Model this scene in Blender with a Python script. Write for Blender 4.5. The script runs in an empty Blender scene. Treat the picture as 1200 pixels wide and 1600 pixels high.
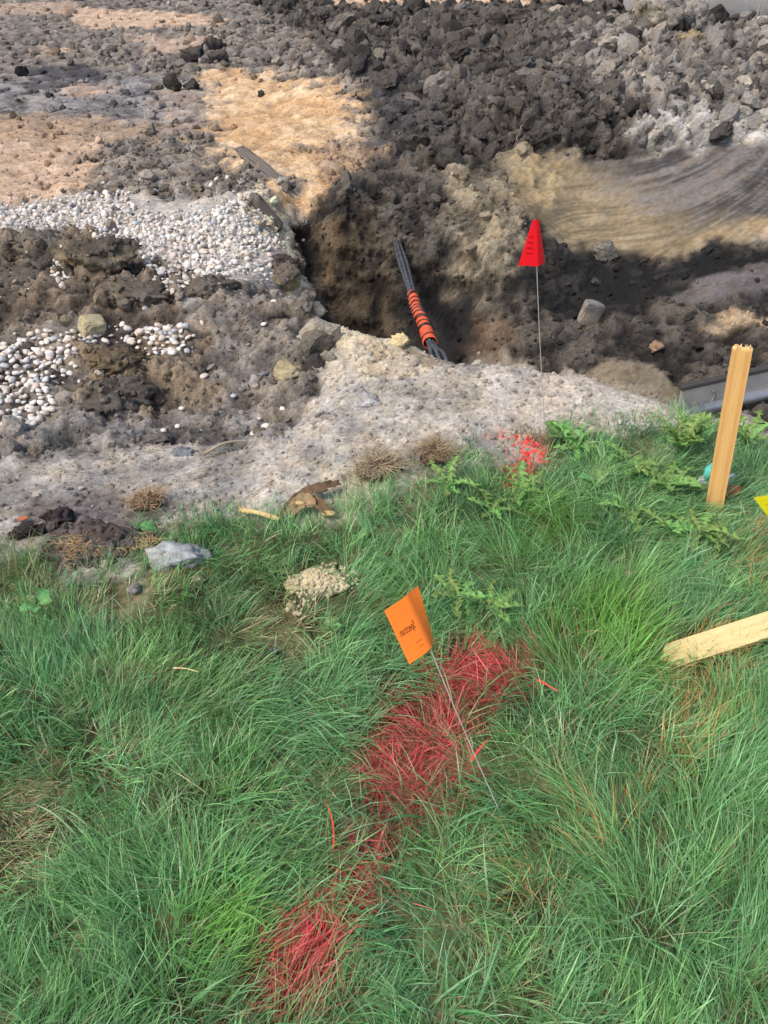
import bpy, bmesh, math, random
import numpy as np
from mathutils import Vector, Matrix, noise as mn

random.seed(7); RNG = np.random.default_rng(7)
sc = bpy.context.scene
COL = sc.collection

# ------------------------------------------------------------------ camera, world, sun, exposure
CAM_H = 1.25; PITCH = math.radians(38.0); FPX = 1203.0
cam_d = bpy.data.cameras.new('camera'); cam = bpy.data.objects.new('camera', cam_d); COL.objects.link(cam)
cam.location = (0, 0, CAM_H); cam.rotation_euler = (math.pi/2 - PITCH, 0, 0)
cam_d.sensor_fit = 'VERTICAL'; cam_d.sensor_height = 36.0; cam_d.lens = FPX/1600*36.0
cam_d.clip_start = 0.02; cam_d.clip_end = 2000
sc.camera = cam
SUN_EL, SUN_AZ = math.radians(52), math.radians(-128)     # azimuth from +Y towards +X: behind the camera, to the left
w = bpy.data.worlds.new('World'); sc.world = w; w.use_nodes = True
nt = w.node_tree; nt.nodes.clear()
sky = nt.nodes.new('ShaderNodeTexSky'); sky.sky_type = 'NISHITA'; sky.sun_disc = False
sky.sun_elevation = SUN_EL; sky.sun_rotation = SUN_AZ; sky.air_density = 1.0; sky.dust_density = 3.0
bg = nt.nodes.new('ShaderNodeBackground'); bg.inputs[1].default_value = 0.13
ow = nt.nodes.new('ShaderNodeOutputWorld')
nt.links.new(sky.outputs[0], bg.inputs[0]); nt.links.new(bg.outputs[0], ow.inputs[0])
sun_d = bpy.data.lights.new('sun', 'SUN'); sun_d.energy = 1.5; sun_d.angle = math.radians(14); sun_d.color = (1.0, 0.95, 0.87)
sun = bpy.data.objects.new('sun', sun_d); COL.objects.link(sun)
sdir = Vector((math.sin(SUN_AZ)*math.cos(SUN_EL), math.cos(SUN_AZ)*math.cos(SUN_EL), math.sin(SUN_EL)))
sun.rotation_euler = sdir.to_track_quat('Z', 'Y').to_euler()
sun.location = (-2, -3, 6)
vs = sc.view_settings; vs.view_transform = 'Standard'; vs.look = 'None'; vs.gamma = 1; vs.use_curve_mapping = False
vs.exposure = 0.62
sc.cycles.max_bounces = 6; sc.cycles.diffuse_bounces = 3; sc.cycles.transparent_max_bounces = 4

# ------------------------------------------------------------------ small helpers
def lin(r, g, b):
    f = lambda c: (c/255/12.92) if c/255 <= 0.04045 else ((c/255+0.055)/1.055)**2.4
    return np.array([f(r), f(g), f(b)])
def tag(o, label=None, cat=None, group=None, kind=None):
    if label: o['label'] = label
    if cat: o['category'] = cat
    if group: o['group'] = group
    if kind: o['kind'] = kind
    return o
def mk_mesh(name, v, f, mat=None, smooth=True, col=None, extra=None):
    v = np.asarray(v, np.float32); f = np.asarray(f, np.int32); k = f.shape[1]
    m = bpy.data.meshes.new(name)
    m.vertices.add(len(v)); m.vertices.foreach_set('co', v.ravel())
    m.loops.add(f.size); m.loops.foreach_set('vertex_index', f.ravel())
    m.polygons.add(len(f)); m.polygons.foreach_set('loop_start', np.arange(0, f.size, k, dtype=np.int32))
    try: m.polygons.foreach_set('loop_total', np.full(len(f), k, np.int32))
    except Exception: pass
    m.polygons.foreach_set('use_smooth', np.full(len(f), smooth, bool))
    m.update(calc_edges=True)
    if col is not None:
        a = m.attributes.new('col', 'FLOAT_COLOR', 'POINT')
        a.data.foreach_set('color', np.concatenate([col, np.ones((len(col), 1))], 1).astype(np.float32).ravel())
    for nm, vals in (extra or {}).items():
        a = m.attributes.new(nm, 'FLOAT', 'POINT'); a.data.foreach_set('value', np.asarray(vals, np.float32))
    if mat: m.materials.append(mat)
    return m
def obj(name, mesh, parent=None, loc=None, rot=None, scale=None):
    o = bpy.data.objects.new(name, mesh); COL.objects.link(o)
    if parent: o.parent = parent
    if loc is not None: o.location = loc
    if rot is not None: o.rotation_euler = rot
    if scale is not None: o.scale = scale
    return o
def empty(name, loc=(0, 0, 0), rot=(0, 0, 0)):
    o = bpy.data.objects.new(name, None); COL.objects.link(o); o.location = loc; o.rotation_euler = rot
    o.empty_display_size = 0.05
    return o
def fbm(p, scale, octv=5, H=0.9, off=0.0):
    q = (np.asarray(p)*scale + off).tolist(); fr = mn.fractal
    return np.array([fr(c, H, 2.0, octv) for c in q])
def vor(p, scale, off=0.0):
    q = (np.asarray(p)*scale + off).tolist(); vo = mn.voronoi
    out = np.empty((len(q), 2))
    for i, c in enumerate(q):
        d = vo(c)[0]; out[i, 0] = d[0]; out[i, 1] = d[1]
    return out
def sstep(a, b, x):
    t = np.clip((x-a)/(b-a), 0, 1); return t*t*(3-2*t)

# ------------------------------------------------------------------ pixel rays (photograph 1200 x 1600) and the land's base heights
cp, sp = math.cos(PITCH), math.sin(PITCH)
def ray(px, py):
    a = (px-600)/FPX; b = (800-py)/FPX
    return np.array([a, cp + b*sp, -sp + b*cp])
def atz(px, py, z):
    r = ray(px, py); t = (z-CAM_H)/r[2]; return np.array([r[0]*t, r[1]*t, z])
def aty(px, py, Y):
    r = ray(px, py); t = Y/r[1]; return np.array([r[0]*t, Y, CAM_H + r[2]*t])
ctrl = []
def cz(px, py, z): ctrl.append(atz(px, py, z))
def cw(x, y, z): ctrl.append(np.array([x, y, z]))
for x in (-2.6, -1.2, -0.4, 0.4, 1.2, 2.6):
    for y in (-0.8, 0.3, 0.9): cw(x, y, 0)
for px in (60, 330, 560, 800, 1000): cz(px, 920, 0)
# near dry dirt band and the berm
for px, py, z in [(30, 800, 0.0), (200, 780, .0), (420, 760, .01), (620, 740, .015), (800, 700, .02), (980, 690, .015), (1120, 700, 0), (1200, 720, -.01),
                  (30, 715, -.03), (200, 705, -.05), (380, 690, -.06), (450, 665, -.07), (500, 640, .02), (620, 650, .03), (780, 640, .03), (930, 650, .025),
                  (30, 640, -.07), (170, 600, -.03), (300, 640, -.09), (420, 610, -.06), (520, 575, .035), (600, 560, .05), (700, 590, .04), (830, 590, .04), (980, 625, .025),
                  (40, 560, -.06), (120, 500, -.02), (250, 530, -.05), (360, 540, -.03), (440, 560, -.01), (480, 520, .02),
                  (485, 492, .02), (560, 515, .05), (640, 535, .05), (690, 563, .03), (760, 566, .025), (830, 573, .025), (920, 590, .02), (1000, 612, .02), (1080, 645, .005), (1160, 680, -.02),
                  (20, 450, .0), (150, 415, .06), (60, 380, .03), (330, 450, .03), (270, 420, -.04), (390, 440, -.03), (430, 470, .0),
                  (80, 345, -.03), (250, 345, -.03), (400, 350, -.02), (448, 380, -.02), (466, 470, .0),
                  (180, 280, .06), (300, 290, .05), (380, 270, .07), (60, 280, 0), (430, 310, .02), (30, 210, .07), (130, 215, .06), (270, 210, .08),
                  (60, 170, .05), (250, 170, .08), (350, 220, .08), (430, 170, .1), (350, 125, .12), (480, 125, .2), (550, 150, .2), (545, 205, .1),
                  (470, 260, .05), (500, 295, .0), (60, 110, .1), (200, 90, .12), (330, 80, .2), (60, 40, .12), (250, 30, .15), (420, 60, .22), (550, 60, .28),
                  (0, 5, .1), (300, 2, .12), (500, 2, .22)]:
    cz(px, py, z)
# trench walls: columns of (py, z)
for px, colm in {
    480: [(470, -.42), (430, -.36), (380, -.24)],
    530: [(492, -.6), (450, -.44), (400, -.275), (355, -.12), (330, -.03), (305, 0.03)],
    590: [(505, -.6), (440, -.4), (390, -.24), (360, -.1), (320, -.03), (270, .03), (220, .1), (170, .17)],
    690: [(545, -.64), (480, -.46), (430, -.3), (370, -.12), (300, .02), (270, .05), (200, .16), (150, .24), (100, .3), (50, .33), (2, .36)],
    790: [(550, -.5), (500, -.42), (450, -.3), (400, -.15), (330, .0), (270, .08), (235, .16), (190, .27), (150, .32), (100, .36), (50, .38), (2, .42)],
    900: [(560, -.47), (510, -.42), (470, -.37), (430, -.29), (390, -.2), (340, -.1), (300, .0), (250, .12), (218, .22), (150, .33), (100, .38), (50, .43), (2, .47)],
    1030: [(585, -.45), (530, -.4), (480, -.34), (430, -.26), (390, -.16), (340, -.06), (290, .06), (235, .2), (200, .3), (150, .35), (100, .4), (40, .5), (2, .45)],
    1160: [(640, -.25), (600, -.4), (560, -.42), (500, -.33), (430, -.21), (370, -.1), (300, .06), (240, .2), (190, .29), (120, .36), (60, .43), (2, .46)],
    1320: [(690, -.3), (640, -.38), (560, -.4), (500, -.32), (430, -.2), (370, -.09), (300, .06), (240, .2), (190, .28), (120, .35), (60, .42)],
    -140: [(800, 0), (720, -.03), (640, -.06), (560, -.05), (450, .0), (380, .02), (320, 0), (210, .06), (110, .1), (40, .12)],
}.items():
    for py, z in colm: cz(px, py, z)
# hidden trench floor behind the berm
for x, y, z in [(-.12, 3.2, -.5), (-.2, 3.5, -.6), (0, 3.7, -.72), (.05, 2.98, -.55), (.2, 2.85, -.65), (.2, 3.3, -.85), (.6, 3.35, -.75), (.55, 2.7, -.55), (.55, 3.0, -.7), (.9, 2.55, -.5), (.95, 2.9, -.6),
                (1.25, 2.4, -.38), (1.4, 2.9, -.5), (-.3, 3.1, -.2), (1.9, 2.3, -.3), (2.6, 2.6, -.4), (3.4, 2.6, -.35), (3.4, 4.4, .1), (4.5, 5, .3), (4.5, 2, -.05)]:
    cw(x, y, z)
for x, y, z in [(-8, 8, .1), (-3, 14, .2), (3, 14, .5), (8, 10, .45), (0, 26, .5), (-14, 26, .4), (14, 26, .5), (-5, 3, 0), (-5, 0, 0), (5, 0, 0), (6.5, 5, .2)]:
    cw(x, y, z)
CT = np.array(ctrl); CE = 0.0025
def _phi(a, b): return np.sqrt(((a[:, None, :]-b[None, :, :])**2).sum(-1) + CE)
_n = len(CT)
_A = np.zeros((_n+3, _n+3)); _A[:_n, :_n] = _phi(CT[:, :2], CT[:, :2]) - np.eye(_n)*0.02
_A[:_n, _n] = 1; _A[:_n, _n+1:] = CT[:, :2]; _A[_n, :_n] = 1; _A[_n+1:, :_n] = CT[:, :2].T
_W = np.linalg.solve(_A, np.concatenate([CT[:, 2], np.zeros(3)]))
def H0(xy):
    xy = np.asarray(xy, float).reshape(-1, 2); out = np.empty(len(xy))
    for i in range(0, len(xy), 40000):
        q = xy[i:i+40000]; out[i:i+40000] = _phi(q, CT[:, :2]) @ _W[:_n] + _W[_n] + q @ _W[_n+1:]
    return out
_T = 0.3*np.exp(np.linspace(0, math.log(90), 900))
def P(px, py):
    """Where the photograph's pixel meets the land."""
    r = ray(px, py); q = r[None, :]*_T[:, None]; z = CAM_H + q[:, 2]
    d = z - H0(q[:, :2]); i = np.argmax(d < 0) if (d < 0).any() else len(d)-1
    t0, t1 = _T[i-1], _T[i]; f = d[i-1]/(d[i-1]-d[i]+1e-9); t = t0 + (t1-t0)*f
    return np.array([r[0]*t, r[1]*t, CAM_H + r[2]*t])
def poly(pts): return np.array([P(*p)[:2] for p in pts])
def sdist(xy, pl):
    """signed distance to a polygon, positive inside"""
    d = np.full(len(xy), 1e9); ins = np.zeros(len(xy), bool)
    lo, hi = pl.min(0)-.6, pl.max(0)+.6
    sel = np.where(((xy > lo) & (xy < hi)).all(1))[0]
    q = xy[sel]; dd = np.full(len(q), 1e9); ii = np.zeros(len(q), bool)
    for a, b in zip(pl, np.roll(pl, -1, 0)):
        e = b-a; t = np.clip(((q-a)@e)/(e@e+1e-12), 0, 1)
        dd = np.minimum(dd, np.linalg.norm(q-a-t[:, None]*e, axis=1))
        c = (a[1] > q[:, 1]) != (b[1] > q[:, 1])
        with np.errstate(divide='ignore', invalid='ignore'):
            ii ^= c & (q[:, 0] < (b[0]-a[0])*(q[:, 1]-a[1])/(b[1]-a[1]+1e-15)+a[0])
    d[sel] = dd; ins[sel] = ii
    return np.where(ins, d, -d)

# ------------------------------------------------------------------ materials
def new_mat(name):
    m = bpy.data.materials.new(name); m.use_nodes = True
    n = m.node_tree.nodes; b = n['Principled BSDF']; return m, n, m.node_tree.links, b
def soil_mat(name, use_attr=True, colour=(.2, .2, .2), jitter=0.0, bump=0.6, rough=0.92, fine=260, ramp=None, spec=0.25, contrast=(.55, 1.42), grit=1.0):
    m, n, l, b = new_mat(name)
    tc = n.new('ShaderNodeTexCoord'); O = tc.outputs['Object']
    def noise(scale, det, rgh):
        q = n.new('ShaderNodeTexNoise'); q.inputs['Scale'].default_value = scale; q.inputs['Detail'].default_value = det; q.inputs['Roughness'].default_value = rgh; l.new(O, q.inputs['Vector']); return q
    def math_(op, a, b_, c=None):
        q = n.new('ShaderNodeMath'); q.operation = op
        for k, x in enumerate((a, b_, c)):
            if x is None: continue
            if isinstance(x, (int, float)): q.inputs[k].default_value = x
            else: l.new(x, q.inputs[k])
        return q.outputs[0]
    n1 = noise(fine*.22, 8, .82); n2 = noise(fine*.03, 6, .7)
    wob = n.new('ShaderNodeVectorMath'); wob.operation = 'MULTIPLY_ADD'; l.new(n1.outputs['Color'], wob.inputs[0]); wob.inputs[1].default_value = (1.6/fine,)*3; l.new(O, wob.inputs[2])
    def voro(scale):
        q = n.new('ShaderNodeTexVoronoi'); q.inputs['Scale'].default_value = scale; l.new(wob.outputs[0], q.inputs['Vector']); return q
    va = voro(fine*.5); vb = voro(fine*1.5)
    sep = n.new('ShaderNodeSeparateColor'); l.new(va.outputs['Color'], sep.inputs[0]); sep2 = n.new('ShaderNodeSeparateColor'); l.new(vb.outputs['Color'], sep2.inputs[0])
    tone = math_('MULTIPLY_ADD', sep.outputs[0], .32*grit, n1.outputs[0]); tone = math_('MULTIPLY_ADD', sep2.outputs[0], .3*grit, tone); tone = math_('MULTIPLY_ADD', n2.outputs[0], .5, tone)
    mr = n.new('ShaderNodeMapRange'); c = .75+.31*grit; mr.inputs[1].default_value = c-.42; mr.inputs[2].default_value = c+.42; mr.inputs[3].default_value = contrast[0]; mr.inputs[4].default_value = contrast[1]
    l.new(tone, mr.inputs[0])
    if use_attr:
        at = n.new('ShaderNodeAttribute'); at.attribute_name = 'col'; src = at.outputs['Color']
    elif ramp:
        oi = n.new('ShaderNodeObjectInfo'); cr = n.new('ShaderNodeValToRGB'); cr.color_ramp.interpolation = 'CONSTANT'
        el = cr.color_ramp.elements
        while len(el) < len(ramp): el.new(1)
        for i, c in enumerate(ramp): el[i].position = i/len(ramp); el[i].color = (*c, 1)
        l.new(oi.outputs['Random'], cr.inputs[0]); src = cr.outputs[0]
    else:
        rgb = n.new('ShaderNodeRGB'); rgb.outputs[0].default_value = (*colour, 1); src = rgb.outputs[0]
    fac = mr.outputs[0]
    if use_attr == 'ground':        # scraped, smooth faces carry less grit
        a3 = n.new('ShaderNodeAttribute'); a3.attribute_name = 'rough'; k_ = math_('MULTIPLY_ADD', a3.outputs['Fac'], 3.0, .14); k_ = math_('MINIMUM', k_, 1.0)
        fac = math_('MULTIPLY_ADD', math_('SUBTRACT', fac, 1.0), k_, 1.0)
    if jitter:
        oi = n.new('ShaderNodeObjectInfo'); m2 = n.new('ShaderNodeMapRange'); m2.inputs[3].default_value = 1-jitter; m2.inputs[4].default_value = 1+jitter
        l.new(oi.outputs['Random'], m2.inputs[0]); fac = math_('MULTIPLY', fac, m2.outputs[0])
    vm = n.new('ShaderNodeVectorMath'); vm.operation = 'SCALE'; l.new(src, vm.inputs[0]); l.new(fac, vm.inputs['Scale'])
    # mineral tint: slow drift between ochre and slate
    n3 = noise(fine*.06, 4, .7); cr3 = n.new('ShaderNodeValToRGB'); e = cr3.color_ramp.elements; e[0].position = .35; e[1].position = .65
    t_ = .1*grit; e[0].color = (1+t_*.6, 1, 1-t_, 1); e[1].color = (1-t_*.5, 1, 1+t_*.6, 1); l.new(n3.outputs[0], cr3.inputs[0])
    vt = n.new('ShaderNodeVectorMath'); vt.operation = 'MULTIPLY'; l.new(vm.outputs[0], vt.inputs[0]); l.new(cr3.outputs[0], vt.inputs[1])
    l.new(vt.outputs[0], b.inputs['Base Color'])
    b.inputs['Roughness'].default_value = rough; b.inputs['Specular IOR Level'].default_value = spec
    bp = n.new('ShaderNodeBump'); bp.inputs['Strength'].default_value = bump; bp.inputs['Distance'].default_value = 2.0/fine if fine > 50 else .0035
    if use_attr == 'ground':
        a2 = n.new('ShaderNodeAttribute'); a2.attribute_name = 'rough'; l.new(a2.outputs['Fac'], bp.inputs['Strength'])
    hgt = math_('MULTIPLY_ADD', va.outputs['Distance'], -.75*grit, n1.outputs[0]); hgt = math_('MULTIPLY_ADD', vb.outputs['Distance'], -.3*grit, hgt)
    l.new(hgt, bp.inputs['Height']); l.new(bp.outputs[0], b.inputs['Normal'])
    return m
def plain(name, c, rough=.6, spec=.4, metal=0.0, var=.15, scale=40, trans=0.0):
    m, n, l, b = new_mat(name)
    tc = n.new('ShaderNodeTexCoord'); nz = n.new('ShaderNodeTexNoise'); nz.inputs['Scale'].default_value = scale; nz.inputs['Detail'].default_value = 5
    l.new(tc.outputs['Object'], nz.inputs['Vector'])
    mr = n.new('ShaderNodeMapRange'); mr.inputs[1].default_value = .3; mr.inputs[2].default_value = .7; mr.inputs[3].default_value = 1-var; mr.inputs[4].default_value = 1+var
    l.new(nz.outputs[0], mr.inputs[0])
    vm = n.new('ShaderNodeVectorMath'); vm.operation = 'SCALE'; vm.inputs[0].default_value = c; l.new(mr.outputs[0], vm.inputs['Scale'])
    l.new(vm.outputs[0], b.inputs['Base Color']); b.inputs['Roughness'].default_value = rough
    b.inputs['Specular IOR Level'].default_value = spec; b.inputs['Metallic'].default_value = metal
    if trans:
        tr = n.new('ShaderNodeBsdfTranslucent'); l.new(vm.outputs[0], tr.inputs[0])
        mx = n.new('ShaderNodeMixShader'); mx.inputs[0].default_value = trans
        l.new(b.outputs[0], mx.inputs[1]); l.new(tr.outputs[0], mx.inputs[2]); l.new(mx.outputs[0], n['Material Output'].inputs[0])
    return m
def blade_mat(name, rough=.45, spec=.4, trans=.3, vary=False):
    m, n, l, b = new_mat(name)
    at = n.new('ShaderNodeAttribute'); at.attribute_name = 'col'
    if vary:    # leaf to leaf difference and blotches
        oi = n.new('ShaderNodeObjectInfo'); hs = n.new('ShaderNodeHueSaturation'); r1 = n.new('ShaderNodeMapRange'); r1.inputs[3].default_value = .47; r1.inputs[4].default_value = .53; l.new(oi.outputs['Random'], r1.inputs[0]); l.new(r1.outputs[0], hs.inputs['Hue'])
        tc = n.new('ShaderNodeTexCoord'); nz = n.new('ShaderNodeTexNoise'); nz.inputs['Scale'].default_value = 60; nz.inputs['Detail'].default_value = 5; l.new(tc.outputs['Object'], nz.inputs['Vector'])
        r2 = n.new('ShaderNodeMapRange'); r2.inputs[1].default_value = .3; r2.inputs[2].default_value = .7; r2.inputs[3].default_value = .6; r2.inputs[4].default_value = 1.2; l.new(nz.outputs[0], r2.inputs[0])
        mu = n.new('ShaderNodeMath'); mu.operation = 'MULTIPLY_ADD'; l.new(oi.outputs['Random'], mu.inputs[0]); mu.inputs[1].default_value = .45; l.new(r2.outputs[0], mu.inputs[2]); sb_ = n.new('ShaderNodeMath'); sb_.operation = 'SUBTRACT'; l.new(mu.outputs[0], sb_.inputs[0]); sb_.inputs[1].default_value = .25; l.new(sb_.outputs[0], hs.inputs['Value'])
        l.new(at.outputs['Color'], hs.inputs['Color']); at = hs
    l.new(at.outputs['Color'], b.inputs['Base Color']); b.inputs['Roughness'].default_value = rough; b.inputs['Specular IOR Level'].default_value = spec
    tr = n.new('ShaderNodeBsdfTranslucent'); l.new(at.outputs['Color'], tr.inputs[0])
    mx = n.new('ShaderNodeMixShader'); mx.inputs[0].default_value = trans
    l.new(b.outputs[0], mx.inputs[1]); l.new(tr.outputs[0], mx.inputs[2]); l.new(mx.outputs[0], n['Material Output'].inputs[0])
    return m
M_GROUND = soil_mat('soil', 'ground', fine=170)
M_CLODS = soil_mat('clod_soil', True, fine=170, bump=.7)
M_STONE = soil_mat('river_stone_mixed', True, fine=120, bump=.08, rough=.6, spec=.4, contrast=(.8, 1.15), grit=0)
M_BLADE = blade_mat('grass_blade', .34, .55, .36)
M_PAINT = blade_mat('painted_blade', rough=.5, spec=.3, trans=.15)
M_LEAF = blade_mat('weed_leaf', rough=.5, spec=.4, trans=.25, vary=True)

# ------------------------------------------------------------------ the land
def dY(y):
    if y < 1.25: return .028
    if 4.15 < y < 4.45: return .0042
    if 3.75 < y < 4.6: return .0068
    if y < 5.2: return .009
    return .0085 + (y-5.2)*.012
ys = [-0.9]
while ys[-1] < 24: ys.append(ys[-1]+dY(ys[-1]))
ys = np.array(ys); NR = len(ys); NC = 510
u = np.linspace(-1, 1, NC); u = u*(.68+.32*u*u)
GX = u[None, :]*(.64*np.maximum(ys, 0)+1.25)[:, None]; GY = np.repeat(ys[:, None], NC, 1)
XY = np.stack([GX.ravel(), GY.ravel()], 1); NV = len(XY)
Z = H0(XY)
P3 = np.concatenate([XY, Z[:, None]], 1)
# warped coordinates make the zone edges ragged
wx = np.stack([fbm(P3, 5.0, 4, .7, 3.1), fbm(P3, 5.0, 4, .7, 17.7)], 1)
def zone(pts, soft=.05, warp=.07):
    return sstep(-soft, soft, sdist(XY+wx*warp, poly(pts)))
big = fbm(P3, 1.6, 5, .8, 9.0); mid = fbm(P3, 8.0, 5, .75, 2.0); fin = fbm(P3, 50.0, 4, .3, 5.0)
colr = np.tile(lin(128, 118, 108), (NV, 1)); rough = np.full(NV, .028); clodw = np.full(NV, .5)
def paint(mask, c, r=None, cw_=None, amt=1.0):
    global colr, rough, clodw
    m = (mask*amt)[:, None]; colr = colr*(1-m)+c*m
    if r is not None: rough[:] = rough*(1-mask)+r*mask
    if cw_ is not None: clodw[:] = clodw*(1-mask)+cw_*mask
def mixn(c0, c1, t): return c0[None, :]*(1-t)[:, None]+c1[None, :]*t[:, None]
t_mid = sstep(-.5, .5, mid); t_big = sstep(-.5, .5, big)
# spoil heap and back field
paint(np.ones(NV), mixn(lin(52, 48, 45), lin(94, 87, 79), t_mid), .07, .85)
z_left = zone([(-300, 720), (-300, -60), (320, -60), (480, 60), (560, 130), (600, 250), (520, 320), (470, 380), (478, 500), (480, 640), (440, 690), (300, 720)], .06)
paint(z_left, mixn(lin(100, 92, 84), lin(138, 127, 115), t_mid), .03, .6)
z_tl = zone([(-300, 130), (-300, 200), (150, 190), (330, 200), (330, 130), (180, 110)], .12, .3)
paint(z_tl, mixn(lin(104, 101, 102), lin(138, 133, 130), t_mid), .018, .3, .8)
for pts, c, a in [([(-300, 190), (-300, 325), (60, 320), (140, 290), (150, 250), (130, 185)], lin(192, 160, 130), .85),
               ([(-300, 170), (120, 178), (260, 195), (230, 222), (-300, 215)], lin(160, 132, 104), .7),
               ([(100, 12), (330, 22), (340, 40), (130, 44)], lin(212, 176, 142), .75), ([(500, -3), (860, -5), (860, 6), (500, 10)], lin(220, 182, 148), .7), ([(-60, 6), (120, 2), (110, 22), (-60, 26)], lin(190, 158, 130), .6),
               ([(200, 55), (330, 60), (360, 75), (250, 84)], lin(196, 164, 138), .6), ([(60, 75), (110, 78), (105, 86), (60, 86)], lin(206, 168, 130), .8),
               ([(100, 133), (170, 135), (170, 148), (100, 150)], lin(186, 150, 118), .7), ([(250, 130), (330, 140), (330, 200), (260, 215)], lin(170, 146, 124), .5)]:
    paint(zone(pts, .1, .2), c, .02, .2, a)
z_sand = zone([(318, 112), (400, 112), (440, 128), (490, 118), (540, 135), (562, 160), (555, 200), (500, 235), (545, 262), (520, 305), (460, 300), (400, 250), (325, 252), (315, 225), (350, 200), (330, 150)], .12, .26)
paint(z_sand, mixn(lin(192, 156, 116), lin(208, 178, 142), sstep(-.6, .6, big+mid*.5)), .02, .15)
paint(zone([(500, 235), (560, 215), (600, 250), (560, 290), (520, 300)], .06, .15), lin(168, 138, 108), .035, .5, .8)
# black crusts
for pts, a in [([(55, 100), (150, 104), (150, 125), (60, 128)], .8), ([(20, 130), (120, 128), (120, 138), (30, 138)], .6), ([(570, 215), (640, 235), (680, 300), (620, 300), (575, 260)], .8), ([(560, 90), (700, 150), (720, 230), (600, 215), (565, 170)], .55)]:
    paint(zone(pts, .06, .15), lin(58, 56, 60), .02, .3, a)
# gravel bed soil, pale edge of the terrace
paint(zone([(-200, 330), (120, 305), (330, 310), (450, 330), (462, 400), (440, 450), (300, 480), (90, 440), (-200, 460)], .05, .08), lin(168, 160, 150), .012, .05)
paint(zone([(400, 290), (440, 310), (468, 380), (476, 480), (452, 480), (440, 400), (395, 330)], .03, .06), mixn(lin(176, 158, 130), lin(210, 192, 158), t_mid), .02, .2)
paint(zone([(-200, 370), (90, 360), (210, 380), (300, 420), (300, 520), (120, 510), (-200, 510)], .05, .1), mixn(lin(84, 74, 64), lin(128, 112, 94), t_mid), .045, .8)
paint(zone([(110, 560), (200, 520), (320, 530), (330, 600), (280, 650), (110, 640)], .05, .1), mixn(lin(88, 76, 66), lin(134, 116, 92), t_mid), .045, .9)
paint(zone([(-200, 655), (240, 650), (470, 645), (450, 690), (100, 722), (-200, 722)], .04, .08), mixn(lin(96, 90, 84), lin(138, 130, 122), t_mid), .03, .8)
# near dry dirt
z_dry = zone([(-300, 720), (60, 718), (300, 690), (440, 690), (480, 640), (500, 590), (520, 560), (480, 500), (560, 505), (690, 556), (830, 566), (1000, 605), (1090, 640), (1210, 690), (1300, 720), (1300, 900), (-300, 920)], .03, .05)
paint(z_dry, mixn(lin(140, 133, 124), lin(180, 169, 154), sstep(-.8, .7, mid+.8*big)), .009, .35)
paint(zone([(478, 486), (560, 505), (670, 545), (690, 575), (600, 590), (520, 560)], .05, .08), mixn(lin(178, 160, 132), lin(206, 190, 160), t_mid), .02, .45)
paint(zone([(780, 600), (960, 605), (1080, 650), (1000, 690), (820, 660)], .08, .1), lin(192, 178, 162), .011, .25, .75)
paint(zone([(480, 740), (600, 735), (640, 790), (560, 830), (480, 800)], .06, .1), lin(188, 176, 152), .01, .25, .75)
paint(zone([(900, 590), (1100, 650), (1220, 690), (1220, 655), (1080, 625), (1000, 600)], .04, .06), lin(128, 122, 118), .02, .7, .8)
paint(zone([(10, 790), (180, 770), (250, 800), (230, 860), (120, 890), (30, 880)], .04, .06), lin(104, 94, 90), .014, .5, .9)
# trench: dark soil tones, taken darker to deepen the shading on its walls
z_pit = zone([(478, 494), (470, 400), (455, 350), (505, 300), (560, 270), (600, 240), (700, 260), (790, 240), (850, 235), (1000, 225), (1250, 235), (1400, 700), (1210, 688), (1090, 638), (1000, 603), (830, 564), (690, 556), (560, 505)], .03, .05)
paint(z_pit, mixn(lin(48, 45, 42), lin(92, 84, 75), t_mid), .05, .6)
paint(zone([(465, 350), (520, 320), (600, 370), (630, 430), (620, 520), (480, 495)], .06, .1), mixn(lin(50, 43, 35), lin(92, 78, 60), t_mid), .042, .35, .9)
paint(zone([(500, 350), (530, 350), (540, 420), (515, 430)], .05, .1), lin(124, 99, 70), None, None, .6)
paint(zone([(690, 265), (790, 250), (800, 330), (860, 420), (780, 450), (700, 400), (700, 310)], .07, .12), mixn(lin(108, 98, 82), lin(156, 141, 115), t_mid), .045, .45, .8)
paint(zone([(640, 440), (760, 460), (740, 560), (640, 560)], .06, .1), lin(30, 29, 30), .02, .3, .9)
paint(zone([(735, 490), (800, 510), (800, 570), (740, 570)], .05, .08), lin(114, 92, 71), .03, .4, .7)
# bucket-swept smears on the right wall: arcs about a centre above the wall
arc = P3[:, 2]-.22*np.maximum(P3[:, 0]-.85, 0)**2
stri = .65*fbm(np.stack([arc*17, P3[:, 0]*.9, mid*.25], 1), 1.0, 3, .7, 4.0)+.5*fbm(np.stack([arc*85, P3[:, 0]*1.6, mid*.3], 1), 1.0, 3, .5, 9.0)*(.4+.6*t_mid)
z_sm = zone([(790, 250), (870, 236), (1020, 238), (1260, 226), (1260, 380), (1130, 380), (1020, 402), (960, 405), (850, 360), (800, 320)], .04, .04)
tan_ = mixn(lin(106, 95, 76), lin(146, 130, 104), sstep(-.4, .4, stri)); gry = mixn(lin(64, 61, 60), lin(116, 109, 104), sstep(-.4, .4, stri))
k_s = sstep(-.18, .22, (P3[:, 0]-1.35)*.55+(P3[:, 2]-.02)*1.9 + stri*.3 + mid*.08)
paint(z_sm, tan_*(1-k_s)[:, None]+gry*k_s[:, None], .003, .03)
paint(zone([(790, 235), (860, 232), (900, 260), (860, 340), (800, 320)], .05, .08), mixn(lin(126, 112, 88), lin(160, 143, 112), t_mid), .03, .4, .9)
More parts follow.
